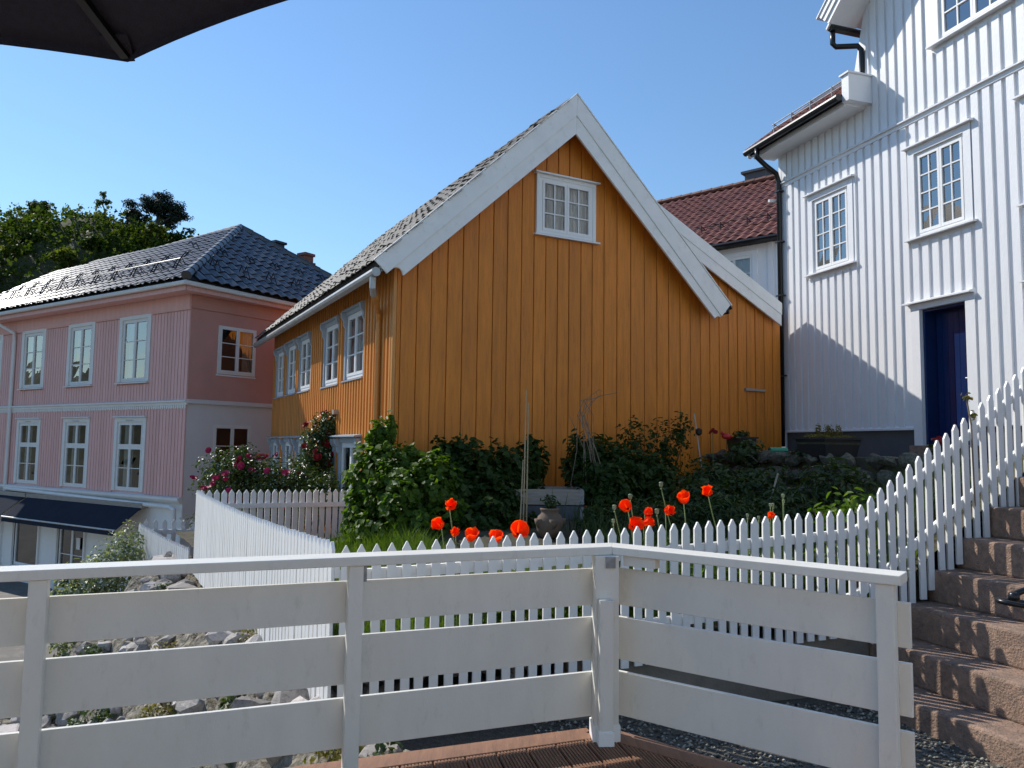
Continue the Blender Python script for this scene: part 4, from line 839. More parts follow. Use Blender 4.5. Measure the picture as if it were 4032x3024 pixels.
for k in range(n8):
    a = ucn(k, 1.49); build('rib', bar(G(), (a[0], a[1], cz-.012), (uc[0], uc[1], cz+.49), .022, .016), M['black'], um)
    b_ = ucn(k, .75); build('strut', bar(G(), (b_[0], b_[1], cz+.23), (uc[0], uc[1], cz-.05), .018, .014), M['black'], um)
    t_ = np.array([math.cos(R(9+36*k)), -math.sin(R(9+36*k))]); q = ucn(k, 1.43); q2 = ucn(k, 1.512)
    build('tip_pocket', G().add([(*(q+t_*.045), cz+.012), (*(q-t_*.045), cz+.012), (*(q2-t_*.012), cz-.014), (*(q2+t_*.012), cz-.014)], [(0, 1, 2, 3)]), M['canopy'], um)
build('pole', G().tube([(uc[0], uc[1], .05), (uc[0], uc[1], cz+.6)], .024, 12), M['black'], um); build('base', G().lathe((uc[0], uc[1], .006), [(.28, 0), (.28, .04), (.1, .07), (.04, .2), (.03, .3)], 24), M['black'], um)
# ------------------------------------------------------------------ garden plants
def wz(x, y):
    d = np.array([x, y, 0])-FN.P; return float(gz(d@FN.t, d@FN.n))
shrub('currant_bush', 'bright green currant bush at the corner of the ochre house', 'bush', (-1.55, 10.15, wz(-1.55, 10.15)-.05),
      [((-1.75, 10.3, 1.0), (.42, .4, .55)), ((-1.35, 9.95, .75), (.45, .45, .55)), ((-1.0, 10.0, .95), (.35, .4, .42)), ((-1.8, 10.45, 1.5), (.16, .16, .35)), ((-1.55, 9.9, .35), (.5, .35, .4)), ((-1.95, 10.2, .55), (.25, .25, .5)), ((-1.0, 9.7, .45), (.5, .35, .4)), ((-1.62, 10.35, 1.72), (.08, .08, .2)), ((-1.35, 10.2, 1.25), (.2, .2, .25))], 13500, .088, M['l_currant'], 16, asp=.9)
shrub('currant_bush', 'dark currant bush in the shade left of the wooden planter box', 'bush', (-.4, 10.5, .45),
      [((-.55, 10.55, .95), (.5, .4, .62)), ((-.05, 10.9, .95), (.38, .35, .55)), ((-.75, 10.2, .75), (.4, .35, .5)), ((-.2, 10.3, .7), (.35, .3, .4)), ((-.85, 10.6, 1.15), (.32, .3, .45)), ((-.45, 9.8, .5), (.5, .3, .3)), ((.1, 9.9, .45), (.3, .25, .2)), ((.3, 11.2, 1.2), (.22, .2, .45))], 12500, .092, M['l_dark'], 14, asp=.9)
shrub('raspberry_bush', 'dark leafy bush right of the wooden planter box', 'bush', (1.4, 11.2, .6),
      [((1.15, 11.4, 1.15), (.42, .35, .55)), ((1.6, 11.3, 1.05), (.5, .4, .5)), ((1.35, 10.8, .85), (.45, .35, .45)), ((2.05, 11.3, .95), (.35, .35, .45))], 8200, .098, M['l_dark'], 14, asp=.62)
shrub('rose_shrub', 'thin dark shrub with sparse twigs against the ochre boards', 'bush', (2.2, 12.3, .8),
      [((1.95, 12.2, 1.55), (.28, .2, .45)), ((2.45, 12.4, 1.5), (.38, .22, .5)), ((2.75, 12.5, 1.75), (.2, .18, .35)), ((2.3, 12.2, 1.1), (.5, .3, .35))], 1500, .075, M['l_dark'], 16, asp=.6, shell=.45)
shrub('leafy_perennial', 'low dark perennials below the terrace wall', 'plant', (3.1, 10.8, .6),
      [((2.9, 11.3, .95), (.55, .45, .4)), ((3.4, 10.5, .9), (.5, .45, .38)), ((2.6, 10.3, .75), (.55, .5, .35)), ((4.0, 9.6, 1.0), (.45, .45, .35)), ((3.3, 9.3, .75), (.5, .45, .3))], 5200, .10, M['l_herb'], 12, asp=.4)
shrub('bergenia_clump', 'leafy clump growing on top of the terrace wall', 'plant', (4.0, 12.0, 1.3), [((3.75, 12.3, 1.45), (.3, .3, .2)), ((4.35, 11.4, 1.42), (.25, .25, .14))], 500, .09, M['l_herb'], 6)
shrub('fern_clump', 'feathery green clump between the pot and the terrace wall', 'plant', (1.9, 9.2, .5), [((1.8, 9.1, .62), (.5, .4, .28)), ((1.2, 9.4, .62), (.35, .3, .22)), ((2.5, 9.0, .68), (.4, .4, .28))], 2600, .11, M['l_herb'], 8, asp=.25)
# rose bushes behind the short fence
rose_me = None
def rosette(name, r, mat, k):
    g = G(); n = 5; rr = np.random.default_rng(k)
    for ring in range(3):
        for i in range(n):
            a0 = 2*math.pi*(i+ring*.4)/n; rad = r*(1-.28*ring); ha = .75; V = []
            for u in np.linspace(-ha, ha, 4):
                for v in (0, .6, 1.0):
                    rr_ = rad*(.25+.75*v); z = r*(-.3+.8*v-.25*v*v+.18*ring); V.append((rr_*math.cos(a0+u)*(1+rr.normal()*.05), rr_*math.sin(a0+u), z))
            g.add(V, [(j*3+q, j*3+q+1, (j+1)*3+q+1, (j+1)*3+q) for j in range(3) for q in range(2)])
    g.lathe((0, 0, 0), [(.02*r, -.35*r), (.55*r, -.1*r), (.55*r, .2*r), (.1*r, .42*r)], 8)
    me = bpy.data.meshes.new(name); me.from_pydata(g.v, [], g.f); me.update(); me.materials.append(mat); return me
def flowers(par, me, pts, sc=1.):
    o = Vector(origin(par))
    for p in pts:
        ob = bpy.data.objects.new('flower', me); COL.objects.link(ob); ob.parent = par; ob.location = Vector(p)-o; ob.rotation_euler = (random.uniform(.3, 1.4), random.uniform(-.6, .6), random.uniform(-1.2, 1.2)); ob.scale = [random.uniform(.8, 1.15)*sc]*3
rb_bl = [((-4.75, 12.9, .85), (.5, .4, .5)), ((-4.15, 13.0, .8), (.55, .4, .5)), ((-3.5, 12.9, .75), (.5, .35, .5)), ((-4.55, 13.1, 1.15), (.28, .25, .32)), ((-3.0, 12.5, .6), (.35, .3, .45)), ((-4.2, 12.6, .3), (.9, .3, .4))]
rb = shrub('rose_bush', 'wide rose bush with magenta flowers behind the short picket fence', 'rose bush', (-4.1, 12.8, -.3), rb_bl, 11000, .062, M['l_rose'], 18)
mag = rosette('magenta_rose', .058, M['rosepetal'], 1); redr = rosette('red_rose', .062, M['redrose'], 2)
P_, N_ = blob_points([((b[0][0], b[0][1]-.1, b[0][2]), tuple(q*1.04 for q in b[1])) for b in rb_bl[:5]], 130, .03, .15)
P_ = P_[(N_[:, 1] < .25)][:52]; flowers(rb, mag, P_, 1.1)
cr_bl = [((-3.35, 13.5, 1.45), (.33, .28, .5)), ((-3.15, 13.45, 1.8), (.28, .22, .28)), ((-3.5, 13.5, .9), (.35, .3, .5))]
cr = shrub('climbing_rose', 'tall climbing rose with dark red flowers against the ochre side wall', 'rose bush', (-3.4, 13.5, -.3), cr_bl, 4200, .065, M['l_rose'], 10)
P_, N_ = blob_points([(b[0], tuple(q*1.05 for q in b[1])) for b in cr_bl], 40, .03, .15); P_ = P_[N_[:, 1] < .3][:15]; flowers(cr, redr, P_, 1.15)
shrub('flowering_shrub', 'pale variegated shrub spilling over beside the weathered fence', 'bush', (-6.9, 13.6, -2.4),
      [((-6.55, 13.4, -.35), (.35, .35, .45)), ((-6.9, 13.3, -.75), (.45, .4, .45)), ((-7.3, 13.2, -1.1), (.45, .4, .38)), ((-6.7, 13.3, -1.4), (.6, .4, .7)), ((-7.2, 13.2, -1.8), (.5, .4, .6))], 5200, .075, M['l_pale'], 14)
# plants in the rubble bank
t = thing('bank_plants', 'stonecrop and weeds growing in the rubble bank', 'plants', FLb.w(2, 1, -1.5)); t['kind'] = 'stuff'
bl = []
for i in range(90):
    a, d = rng.uniform(-3.6, 7.5), rng.uniform(.0, 2.3); p = FLb.w(a, d, float(bank_z(a, d))+.05); bl.append((tuple(p), (rng.uniform(.08, .24), rng.uniform(.08, .2), rng.uniform(.05, .16))))
o1 = crown('weeds', t, bl[:58], 9800, .055, M['l_herb'], hexa=False); o2 = crown('stonecrop', t, bl[58:], 5200, .045, M['l_yellow'], hexa=False); o1['kind'] = o2['kind'] = 'stuff'
# grass
def blades(name, n, reg, h, mat, label, wd=.006):
    P = reg(n); k = len(P); H = h*rng.uniform(.5, 1.2, k); a = rng.uniform(0, 6.28, k); D = np.stack([np.cos(a), np.sin(a), np.zeros(k)], 1); ln = rng.uniform(.1, .6, k)[:, None]*H[:, None]; a2 = rng.uniform(0, 6.28, k); E_ = np.stack([np.cos(a2), np.sin(a2), np.zeros(k)], 1)
    up_v = np.array([0, 0, 1.])
    b1 = P-D*wd; b2 = P+D*wd; m1 = P+E_*ln*.35+up_v*H[:, None]*.55+D*wd*.8; m2 = P+E_*ln*.35+up_v*H[:, None]*.55-D*wd*.8; tp = P+E_*ln+up_v*H[:, None]*.95
    V = np.stack([b1, b2, m1, m2, tp, tp+D*.0008], 1).reshape(-1, 3); kk = np.arange(k)[:, None]*6
    ob = bulk(name, V, np.concatenate([kk+np.array([0, 1, 2, 3]), kk+np.array([3, 2, 5, 4])]), mat); ob['kind'] = 'stuff'; ob['label'] = label; return ob
def reg_lawn(n):
    s = rng.uniform(.1, 5.4, n); v = .12+np.abs(rng.normal(size=n))*.75; s2 = s-.2*v; P = FN.P+s2[:, None]*FN.t+v[:, None]*FN.n; P[:, 2] = gz(s2, v)-.01; return P
blades('lawn_grass', 30000, reg_lawn, .11, M['grass'], 'short sunlit grass just behind the white pickets')
def reg_tall(n):
    s = rng.uniform(3.0, 6.2, n); v = np.abs(rng.normal(size=n))*1.2+.35; P = FN.P+s[:, None]*FN.t+v[:, None]*FN.n; P[:, 2] = gz(s, v); return P
blades('tall_grass', 9000, reg_tall, .42, M['l_herb'], 'tall unmown grass in the shaded bed behind the rising fence', .008)
def reg_left(n):
    s = rng.uniform(.75, 1.9, n); v = rng.uniform(2.2, 4.6, n); s2 = s-.2*v; P = FN.P+s2[:, None]*FN.t+v[:, None]*FN.n; P[:, 2] = gz(s2, v); return P
blades('yellow_grass', 9000, reg_left, .30, M['grass'], 'longer yellow green grass by the foot of the currant bush', .007)
# ------------------------------------------------------------------ poppies
def petal_mesh(name, k):
    r_ = np.random.default_rng(k); g = G(); V = []; nu, nv2 = 6, 5
    for i in range(nu):
        for j in range(nv2):
            u = (i/(nu-1)-.5)*2; v = j/(nv2-1); a = u*.95; rad = .055*(v**.75)*(1-.12*u*u)
            V.append((rad*math.cos(a), rad*math.sin(a), .062*v**1.5+.008*math.sin(u*5+k+v*3)*v+r_.normal()*.0022*v-.02*max(0, v-.8)))
    g.add(V, [(i*nv2+j, (i+1)*nv2+j, (i+1)*nv2+j+1, i*nv2+j+1) for i in range(nu-1) for j in range(nv2-1)])
    me = bpy.data.meshes.new(name); me.from_pydata(g.v, [], g.f); me.update(); me.materials.append(M['petal']); me.shade_smooth(); return me
PET = [petal_mesh('petal', i) for i in range(4)]
def poppy(head, base, label, kind='bloom', size=1., tilt=(.5, 0), closed=0.):
    hx, hy, hz_ = head; bx, by = base; gzb = wz(bx, by); top = Vector(head); bot = Vector((bx, by, gzb))
    t = thing('poppy' if kind == 'bloom' else 'poppy_seed_head', label, 'flower', tuple(bot), 'poppies behind the picket fence'); o = Vector(origin(t))
    mid = bot.lerp(top, .55)+Vector((-(hx-bx)*.25, 0, .03)); q = [bot, bot.lerp(mid, .5)+Vector((0, .005, 0)), mid, mid.lerp(top, .55)+Vector(((hx-bx)*.05, 0, .012)), top]
    build('stem', G().tube(q, [.0062, .006, .0055, .005, .0048], 6), M['stem'], t, smooth=True)
    g = G(); rr = random.Random(int(hx*1000))
    for f in (.18, .4, .58):
        p = bot.lerp(top, f); a = rr.uniform(0, 6.28); d = Vector((math.cos(a), math.sin(a)*.5, .5)).normalized()
        for s_ in (0, 1, 2):
            c_ = p+d*.035*(s_+1); sd = d.cross(Vector((0, 0, 1))).normalized()*.018*(1.2-s_*.2)
            g.add([p+d*.03*s_, c_+sd, c_+d*.02-Vector((0, 0, .008*s_)), c_-sd], [(0, 1, 2, 3)])
    build('leaf', g, M['stem'], t)
    if kind == 'bloom':
        for k in range(5):
            ob = bpy.data.objects.new('petal', PET[k % 4]); COL.objects.link(ob); ob.parent = t
            sc = 1.55*size*(1 if k < 3 else .88); Mz = Matrix.Rotation(2*math.pi*k/5+hx*7, 4, 'Z'); cl = Matrix.Rotation(-closed*(.9 if k < 3 else .7), 4, 'Y')
            ob.matrix_local = Matrix.Translation(top-o) @ Matrix.Rotation(tilt[0], 4, 'X') @ Matrix.Rotation(tilt[1], 4, 'Y') @ Mz @ cl @ Matrix.Scale(sc, 4)
        build('centre', G().lathe((hx, hy, hz_), [(.004, 0), (.011, .006), (.012, .014), (.006, .02)], 10), M['black'], t)
    else:
        s_ = size; build('pod', G().lathe((hx, hy, hz_), [(.004*s_, -.004), (.010*s_, .004*s_), (.0145*s_, .016*s_), (.0135*s_, .028*s_), (.016*s_, .031*s_), (.012*s_, .036*s_), (.003*s_, .038*s_)], 10), M['pod'], t, smooth=True)
        g = G()
        for a in (0.3, 2.6, 4.4):
            d = Vector((math.cos(a), math.sin(a), -.25)); b0 = top-Vector((0, 0, .006)); sd = d.cross(Vector((0, 0, 1))).normalized()*.007
            g.add([b0, b0+d*.016+sd, b0+d*.036, b0+d*.016-sd], [(0, 1, 2, 3)])
        build('sepal', g, M['l_pale'], t)
for a in [((-.48, 6.15, 1.00), (-.38, 6.2), 'tall half closed poppy standing above the others left of the bamboo canes', 'bloom', .95, (1.1, .2), .55),
          ((-.54, 6.13, .86), (-.46, 6.2), 'round orange poppy lowest left over the picket points', 'bloom', .95, (1.2, -.3), .45),
          ((-.43, 6.17, .79), (-.41, 6.2), 'narrow furled poppy just right of the round left one', 'bloom', .75, (1.0, 0), .6),
          ((-.32, 6.2, .74), (-.30, 6.25), 'poppy half hidden behind two picket points below the furled one', 'bloom', 1.0, (.6, .2), .35),
          ((-.12, 6.26, .715), (-.12, 6.3), 'poppy barely peeping over the deck rail near the middle', 'bloom', .95, (.5, .1), .3),
          ((.06, 6.32, .78), (.04, 6.38), 'wide open orange poppy alone in front of the clay pot', 'bloom', 1.2, (1.05, .15), .25),
          ((1.0, 6.6, .97), (1.1, 6.65), 'flat orange poppy upper left of the poppy cluster', 'bloom', .9, (1.0, -.4), .3),
          ((1.03, 6.61, .82), (1.12, 6.66), 'large orange poppy lowest in the cluster above the rail corner', 'bloom', 1.25, (1.2, .2), .45),
          ((1.15, 6.65, .93), (1.2, 6.7), 'small red poppy with pale fading petals inside the cluster', 'bloom', .7, (.9, .5), .5),
          ((1.14, 6.66, .84), (1.18, 6.7), 'orange poppy tucked right behind the large low one', 'bloom', .9, (1.0, .6), .6),
          ((1.34, 6.71, .95), (1.36, 6.75), 'drooping orange poppy crossed by a leaning seed head stem', 'bloom', .9, (1.3, .3), .55),
          ((1.51, 6.76, 1.02), (1.57, 6.8), 'open poppy with ruffled petals and dark centre turned upward', 'bloom', 1.0, (.7, -.2), .35),
          ((1.74, 6.83, 1.09), (1.9, 6.9), 'highest orange poppy alone on a curving stem right of the cluster', 'bloom', .95, (1.0, -.3), .55),
          ((2.33, 7.01, .88), (2.35, 7.05), 'tiny red poppy low among the seed heads above the fence', 'bloom', .6, (.8, .2), .5),
          ((.88, 6.57, .97), (1.02, 6.62), 'seed head leaning left of the poppy cluster', 'pod', 1.2), ((1.02, 6.61, 1.06), (1.12, 6.66), 'seed head rising over the flat poppy in the cluster', 'pod', 1.2),
          ((1.30, 6.70, 1.16), (1.48, 6.78), 'tallest leaning seed head over the drooping poppy', 'pod', 1.25), ((.87, 6.56, .86), (.91, 6.6), 'low seed head left of the large poppy', 'pod', 1.0), ((1.26, 6.68, .93), (1.36, 6.74), 'green bud between the cluster and the drooping poppy', 'pod', 1.3),
          ((2.12, 6.95, .89), (2.13, 6.98), 'left low seed head of the bare ones along the fence', 'pod', .9), ((2.23, 6.98, .87), (2.23, 7.02), 'second low seed head just left of the tiny red poppy', 'pod', .85),
          ((2.35, 7.02, .98), (2.36, 7.06), 'left one of the twin seed heads above the tiny red poppy', 'pod', .9), ((2.38, 7.04, .98), (2.38, 7.08), 'right one of the twin seed heads above the tiny red poppy', 'pod', .9), ((2.48, 7.06, 1.06), (2.49, 7.1), 'upper of the rightmost seed heads on tall stems', 'pod', 1.), ((2.49, 7.08, 1.01), (2.5, 7.12), 'lower of the rightmost seed heads on tall stems', 'pod', .9)]:
    poppy(*a)
# rose shoots behind the rising fence
shrub('young_rose', 'young rose shoots with bright leaves showing over the rising fence', 'plant', (3.0, 7.15, .1), [((2.85, 7.15, .9), (.18, .12, .10)), ((3.05, 7.25, .95), (.12, .1, .2)), ((3.3, 7.3, 1.0), (.2, .14, .14)), ((3.05, 7.2, .55), (.4, .15, .3))], 240, .085, M['l_currant'], 9)
# poppy foliage mass behind the near pickets
t = shrub('poppy_foliage', 'green poppy leaves and weeds packed behind the middle of the picket fence', 'plant', FN.w(2.6, .4, .0), [(tuple(FN.w(s, .4, .22)), (.3, .2, .28)) for s in (1.2, 1.6, 2.1, 2.5, 2.9, 3.4, 3.9, 4.4)], 4200, .09, M['l_currant'], 10, asp=.35)
# ------------------------------------------------------------------ garden objects
pb = thing('planter_box', 'weathered wooden planter box with galvanised corner hinges', 'planter', (.48, 10.6, .4)); FP = Frame((-.02, 10.4), 90)
for r, z in enumerate((.50, .72)):
    for (x0, x1, y0, y1) in ((0, 1.0, 0, .022), (0, 1.0, .75, .772), (0, .022, .024, .748), (.978, 1.0, .024, .748)): build('side_board', G().box(FP, x0+.001*r, x1-.001*r, y0, y1, z, z+.205), M['greywood'] if r else M['plinth'], pb, bevel=.003)
    for x in (-.004, .955): build('hinge', G().box(FP, x, x+.05, -.006, -.001, z+.01, z+.195), M['galv'], pb)
build('earth', G().box(FP, .03, .97, .03, .74, .5, .88), M['soil'], pb)
cp = thing('clay_pot', 'weathered strawberry clay pot with side pockets in the garden', 'pot', (.47, 9.3, .42))
build('jar', G().lathe((.47, 9.3, .42), [(.09, 0), (.15, .08), (.165, .17), (.14, .25), (.11, .28), (.105, .31), (.118, .325), (.118, .345), (.09, .345), (.085, .30)], 22), M['clay'], cp, smooth=True)
for a in (3.6, 5.0, .1): build('pocket', G().lathe((.47+.14*math.cos(a), 9.3+.14*math.sin(a), .56), [(.02, -.03), (.05, .03), (.06, .08), (.045, .08)], 12), M['clay'], cp, smooth=True)
crown('plant', cp, [((.47, 9.3, .83), (.10, .1, .1))], 160, .05, M['l_herb'])
for i, (b_, tp_, lb) in enumerate((((.16, 9.6, .45), (.18, 9.62, 2.2), 'tallest bamboo cane standing before the wooden planter box'), ((.20, 9.62, .45), (.21, 9.66, 2.04), 'second bamboo cane leaning on the tallest cane'), ((.12, 9.58, .45), (.15, 9.6, 1.33), 'short bamboo cane left of the two tall canes'))):
    tag(build('bamboo_cane', G().tube([np.array(b_)+(np.array(tp_)-np.array(b_))*f for f in (0, .33, .66, 1)], [.009, .009, .008, .006], 8), M['bamboo']), lb, 'cane', 'bamboo canes in the garden')
tr = thing('dry_vine', 'bundle of dry bare vine stems arching over the dark bush', 'vine', (1.14, 11.0, .8)); g = G()
for i in range(13):
    j = rng.normal(size=3)*.085; g.tube([(1.2+j[0]*2, 11.0+j[1], .9), (1.12+j[0], 11.0, 1.45), (1.02+j[1]*.7, 11.0, 1.95), (1.07+j[2], 11, 2.16), (1.2+j[0], 11.0, 2.22+j[1]*.5), (1.35+j[2]*1.5, 11.0, 2.24+j[0])][:rng.integers(3, 7)], .0048, 5)
build('stems', g, M['twig'], tr)
def tub(name, label, P, h, wx, wy, hh, extra):
    t = thing(name, label, 'planter', (*P, 1.40)); fr = Frame(P, h); k = .86
    a = [(-wx/2*k, -wy/2*k), (wx/2*k, -wy/2*k), (wx/2*k, wy/2*k), (-wx/2*k, wy/2*k)]; b = [(x/k, y/k) for x, y in a]
    build('tub', G().add([fr.w(x, y, 1.40) for x, y in a]+[fr.w(x, y, 1.40+hh) for x, y in b], [(3, 2, 1, 0), (0, 1, 5, 4), (1, 2, 6, 5), (2, 3, 7, 6), (3, 0, 4, 7)]), M['blackplastic'], t, bevel=.01)
    g = G(); x, y = wx/2+.02, wy/2+.02; g.box(fr, -x, x, -y, -y+.035, 1.4+hh-.01, 1.4+hh+.02); g.box(fr, -x, x, y-.035, y, 1.4+hh-.01, 1.4+hh+.02); g.box(fr, -x, -x+.035, -y+.035, y-.035, 1.4+hh-.01, 1.4+hh+.02); g.box(fr, x-.035, x, -y+.035, y-.035, 1.4+hh-.01, 1.4+hh+.02)
    build('rim', g, M['blackplastic'], t); build('earth', G().box(fr, -wx/2*.97, wx/2*.97, -wy/2*.97, wy/2*.97, 1.4+hh-.08, 1.4+hh-.03), M['soil'], t)
    extra(t, fr, 1.4+hh); return t
def ex1(t, fr, z): crown('stonecrop', t, [(tuple(fr.w(x, 0, z+.02)), (.22, .18, .05)) for x in (-.2, .2)]+[(tuple(fr.w(x, .05, z+.12)), (.05, .05, .10)) for x in (-.15, .05, .12, .3)], 1500, .045, M['l_yellow'], asp=.3)
def ex2(t, fr, z): crown('weeds', t, [(tuple(fr.w(0, 0, z+.05)), (.13, .1, .08))], 200, .05, M['l_herb'])
tub('planter_tub', 'large black plastic planter with yellowish stonecrop before the white house', (4.62, 11.25), 60, .80, .52, .26, ex1)
tub('planter_tub', 'small black plastic tub beside the ochre wall on the terrace', (3.85, 12.9), 70, .36, .34, .28, ex2)
tag(build('plastic_gutter_piece', G().tube([(4.2, 12.55, 1.48), (4.5, 12.62, 1.48)], .055, 10), M['green_plastic']), 'turquoise green plastic tube lying on the terrace wall', 'plastic tube')
gs = thing('garden_torch', 'slim pole with a small black lamp against the ochre wall', 'garden light', (3.0, 12.3, .8)); build('pole', G().tube([(3.07, 12.3, .9), (2.92, 12.3, 2.05)], .011, 6), M['zinc'], gs); build('lamp', G().lathe((2.985, 12.28, 1.70), [(.01, 0), (.05, .03), (.055, .10), (.02, .12)], 10), M['black'], gs)
bd = thing('red_bird_ornament', 'small red metal bird on a stick by the small tub', 'ornament', (3.52, 12.6, 1.0)); build('body', G().add(*(lambda me: ([tuple(np.array(v)*np.array((.09, .04, .05))+np.array((3.52, 12.6, 1.70))) for v in me[0]], me[1]))(([(math.cos(a)*math.cos(b), math.sin(a)*math.cos(b), math.sin(b)) for b in np.linspace(-1.5, 1.5, 6) for a in np.linspace(0, 5.5, 8)], [(i*8+j, i*8+(j+1) % 8, (i+1)*8+(j+1) % 8, (i+1)*8+j) for i in range(5) for j in range(8)]))), M['red'], bd, smooth=True)
build('head', G().lathe((3.45, 12.6, 1.72), [(.004, 0), (.03, .01), (.034, .035), (.02, .06), (.004, .065)], 8), M['red'], bd); build('stick', G().tube([(3.52, 12.6, .9), (3.52, 12.6, 1.68)], .006, 5), M['black'], bd)
gp = thing('red_geranium', 'red flowers on a stalk against the ochre wall near the lamp pole', 'flower', (3.32, 12.7, .9)); build('stem', G().tube([(3.32, 12.7, .9), (3.32, 12.7, 1.8)], .006, 5), M['stem'], gp); flowers(gp, redr, [(3.32, 12.7, 1.80), (3.28, 12.68, 1.76), (3.36, 12.7, 1.77)], .6)
gd = thing('door_geranium', 'red flowers in front of the navy door', 'flower', (5.3, 9.6, 1.4)); crown('leaves', gd, [((5.35, 9.7, 1.5), (.12, .12, .12))], 200, .06, M['l_herb']); flowers(gd, redr, [(5.3, 9.65, 1.64), (5.38, 9.7, 1.66), (5.34, 9.6, 1.6), (5.42, 9.75, 1.62)], .6)
sg = thing('garden_stake', 'grey wooden stake leaning in the shaded bed', 'stake', (3.15, 9.5, .6)); build('stake', G().tube([(3.1, 9.5, .6), (3.28, 9.5, 1.21)], .012, 6), M['greywood'], sg)
rs = thing('dry_shoots', 'reddish dry rose shoots standing beside the navy door', 'plant', (4.2, 7.0, .9)); build('stem', G().tube([(4.28, 7.15, 1.0), (4.24, 7.1, 1.75), (4.2, 7.1, 2.02)], .008, 5), M['twig'], rs); crown('leaves', rs, [((4.2, 7.1, 2.0), (.05, .03, .07)), ((4.26, 7.1, 1.85), (.05, .03, .05))], 26, .045, M['l_yellow'])
# ------------------------------------------------------------------ trees on the hill
def at70(px, Y): return (px-1106)/1662*Y
def T(name, label, px, Y, top, wpx, mat, n, size, layers=5, sparse=.3, base_off=0, tr=.2):
    x = at70(px, Y); zt = 1.5+(952-top)/1662*Y; zb = hz(x, Y)-.4; h = zt-zb; r = wpx/1662*Y/2; bl = []
    zb -= .0; r *= 1.12
    for i in range(layers*4):
        f = rng.uniform(.18, .97); rr = r*(1-.45*abs(f-.5)*1.4); a = rng.uniform(0, 6.28); d = rng.uniform(.1, .8)*rr; q = rng.uniform(.26, .46)*r
        bl.append(((x+math.cos(a)*d, Y+math.sin(a)*d, zb+h*f-q*.5), (q, q, q*.75)))
    bl.append(((x, Y, zt-r*.35), (r*.35, r*.35, r*.35)))
    return tree(name, label, (x, Y, zb), h, bl, n, size, mat, tr, shell=sparse, hexa=False)
T('broadleaf_tree', 'dark round broadleaf tree at the left end of the hilltop', 70, 70, 425, 75, M['l_tree'], 3600, .34)
T('birch_tree', 'thin tree with see through crown cut by the left photo edge', 12, 71, 432, 60, M['l_sparse'], 900, .32, sparse=.6)
T('birch_tree', 'tall slender pale tree standing highest left of the pine', 198, 69, 402, 46, M['l_sparse'], 1300, .32, sparse=.5)
T('birch_tree', 'thin pale tree between the round dark tree and the tall slender one', 140, 72, 446, 60, M['l_sparse'], 900, .32, sparse=.6)
T('birch_tree', 'airy pale treetop just left of the round dark tree', 40, 74, 440, 40, M['l_sparse'], 700, .32, sparse=.6)
T('spruce_tree', 'dark dense evergreen directly left of the pine', 272, 66, 440, 66, M['l_pine'], 4200, .30, sparse=.35)
T('bushy_tree', 'yellow green bushy tree below the dark evergreen', 236, 62, 492, 50, M['l_lime'], 2200, .30)
T('bushy_tree', 'tall yellow green bushy tree right under the pine', 312, 62, 470, 56, M['l_lime'], 2400, .30)
T('bushy_tree', 'mid green tree at the right foot of the pine', 350, 64, 492, 56, M['l_tree'], 2000, .30)
T('birch_tree', 'almost bare thin tree right of the pine', 392, 66, 482, 40, M['l_sparse'], 420, .26, sparse=.7)
T('bushy_tree', 'small round green tree above the far end of the black roof', 432, 68, 502, 48, M['l_tree'], 1800, .28)
T('spruce_tree', 'small dark treetop peeping over the hip of the black roof', 494, 68, 490, 30, M['l_pine'], 700, .28)
T('bushy_tree', 'broad green bush in front of the tall slender tree', 190, 60, 505, 70, M['l_tree'], 2600, .30)
T('bushy_tree', 'bright green bush halfway up the slope on the left', 120, 58, 530, 60, M['l_lime'], 2000, .28)
T('bushy_tree', 'light green bush by the rock face', 133, 55, 575, 55, M['l_lime'], 1800, .26)
T('bushy_tree', 'dark bush filling the slope above the black roof', 235, 56, 560, 110, M['l_tree'], 3600, .28)
T('bushy_tree', 'dark green shrub clump right above the bare rock', 60, 62, 500, 80, M['l_tree'], 2600, .28)
T('bushy_tree', 'low green bush at the left photo edge of the slope', 18, 60, 520, 60, M['l_lime'], 1500, .28)
T('bushy_tree', 'dark leafy bush below the pine on the slope', 330, 58, 545, 90, M['l_tree'], 2800, .28)
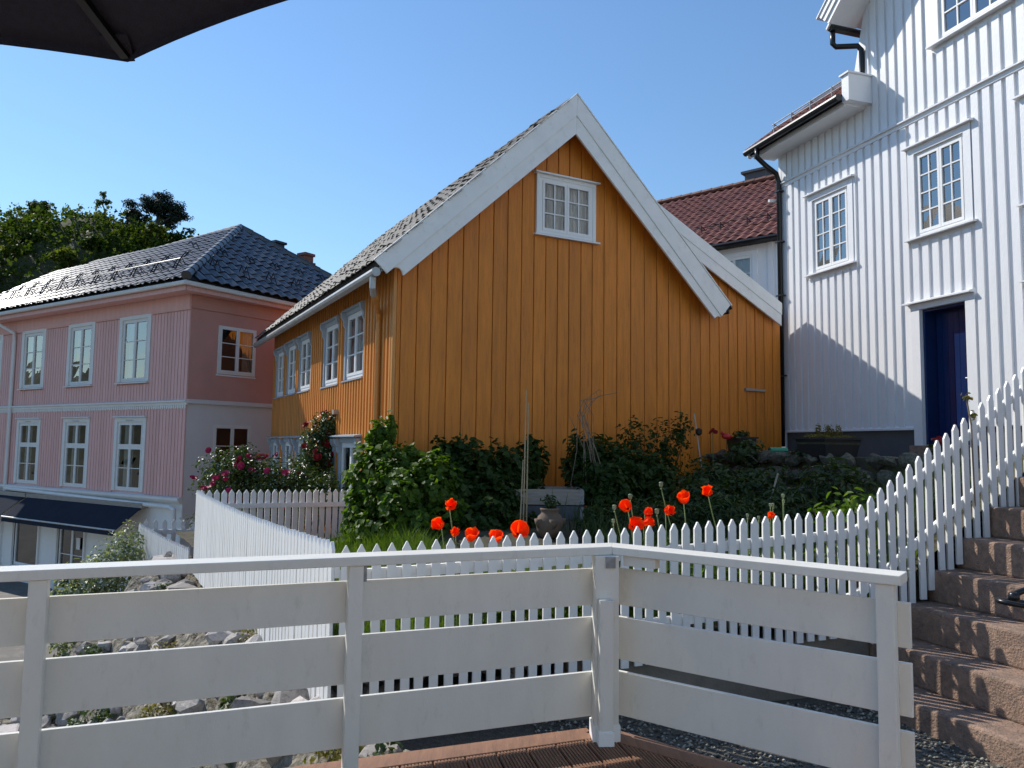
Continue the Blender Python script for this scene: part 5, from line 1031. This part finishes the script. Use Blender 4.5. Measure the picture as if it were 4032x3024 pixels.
# pine with umbrella crown
Yp = 67; x0 = at70(325, Yp); zt = 1.5+(952-405)/1662*Yp; zb = hz(x0, Yp)-.3; bl = []
for (px, py, w_, h_) in ((300, 425, 34, 16), (330, 416, 40, 18), (352, 432, 38, 16), (368, 452, 34, 14), (285, 447, 30, 14), (315, 445, 30, 14), (345, 458, 36, 13), (372, 470, 22, 10), (310, 470, 26, 12), (352, 480, 26, 10), (320, 408, 22, 8), (335, 438, 44, 20), (312, 432, 40, 18), (358, 444, 40, 18), (330, 455, 40, 14), (296, 436, 34, 16)):
    X_ = at70(px, Yp); Z_ = 1.5+(952-py)/1662*Yp; r1 = w_/2/1662*Yp*1.15; bl.append(((X_, Yp+rng.normal()*.8, Z_), (r1, r1, h_/1662*Yp*.8)))
tree('pine_tree', 'dark pine with broad flat topped crown on the hilltop', (x0, Yp, zb), zt-zb, bl, 8500, .28, M['l_pine'], .26, limbs=14, hexa=False, asp=.3, shell=.4)
n = 75000; xs2 = rng.uniform(-62, -14, n); ys2 = rng.uniform(50, 74, n); keep = ~((xs2*70/ys2 < -40.5) & (ys2 < 56)) & (np.sin(xs2*.9)+np.sin(ys2*.7+xs2*.3)+rng.normal(size=n)*.8 > -1.3)
xs2, ys2 = xs2[keep], ys2[keep]; Pq = np.stack([xs2, ys2, np.array([hz(a, b) for a, b in zip(xs2, ys2)])+np.abs(np.sin(xs2*1.7)*np.sin(ys2*1.9+xs2))*rng.uniform(0, 2.4, len(xs2))], 1)
V, F = leaf_arrays(Pq, rng.normal(size=Pq.shape)+np.array([0, -.3, .8]), .36*rng.uniform(.5, 1.3, len(Pq)), .7, False); ob = bulk('undergrowth', V, F, M['l_tree']); ob['kind'] = 'stuff'; ob['label'] = 'dense undergrowth covering the slope of the hill'

# loose gravel stones on the path
n = 9000; gx_ = rng.uniform(.2, 3.6, n); gy_ = rng.uniform(3.2, 6.6, n); r_ = rng.uniform(.005, .019, n)[:, None]
Pc = np.stack([gx_, gy_, np.full(n, -.62)+r_[:, 0]*.5], 1); O6 = np.array([[1, 0, 0], [-1, 0, 0], [0, 1, 0], [0, -1, 0], [0, 0, .7], [0, 0, -.7]])
V = (Pc[:, None]+O6[None]*r_[:, None]*rng.uniform(.6, 1.4, (n, 6, 1))).reshape(-1, 3); F3 = np.array([[0, 2, 4], [2, 1, 4], [1, 3, 4], [3, 0, 4], [2, 0, 5], [1, 2, 5], [3, 1, 5], [0, 3, 5]])
ob = bulk('gravel_stones', V, (np.arange(n)[:, None, None]*6+F3[None]).reshape(-1, 3), leafm('gravel_stone', (.05, .048, .042), (.46, .42, .34), .0, .9, .2)); ob['kind'] = 'stuff'; ob['label'] = 'loose gravel stones between the deck and the stairs'
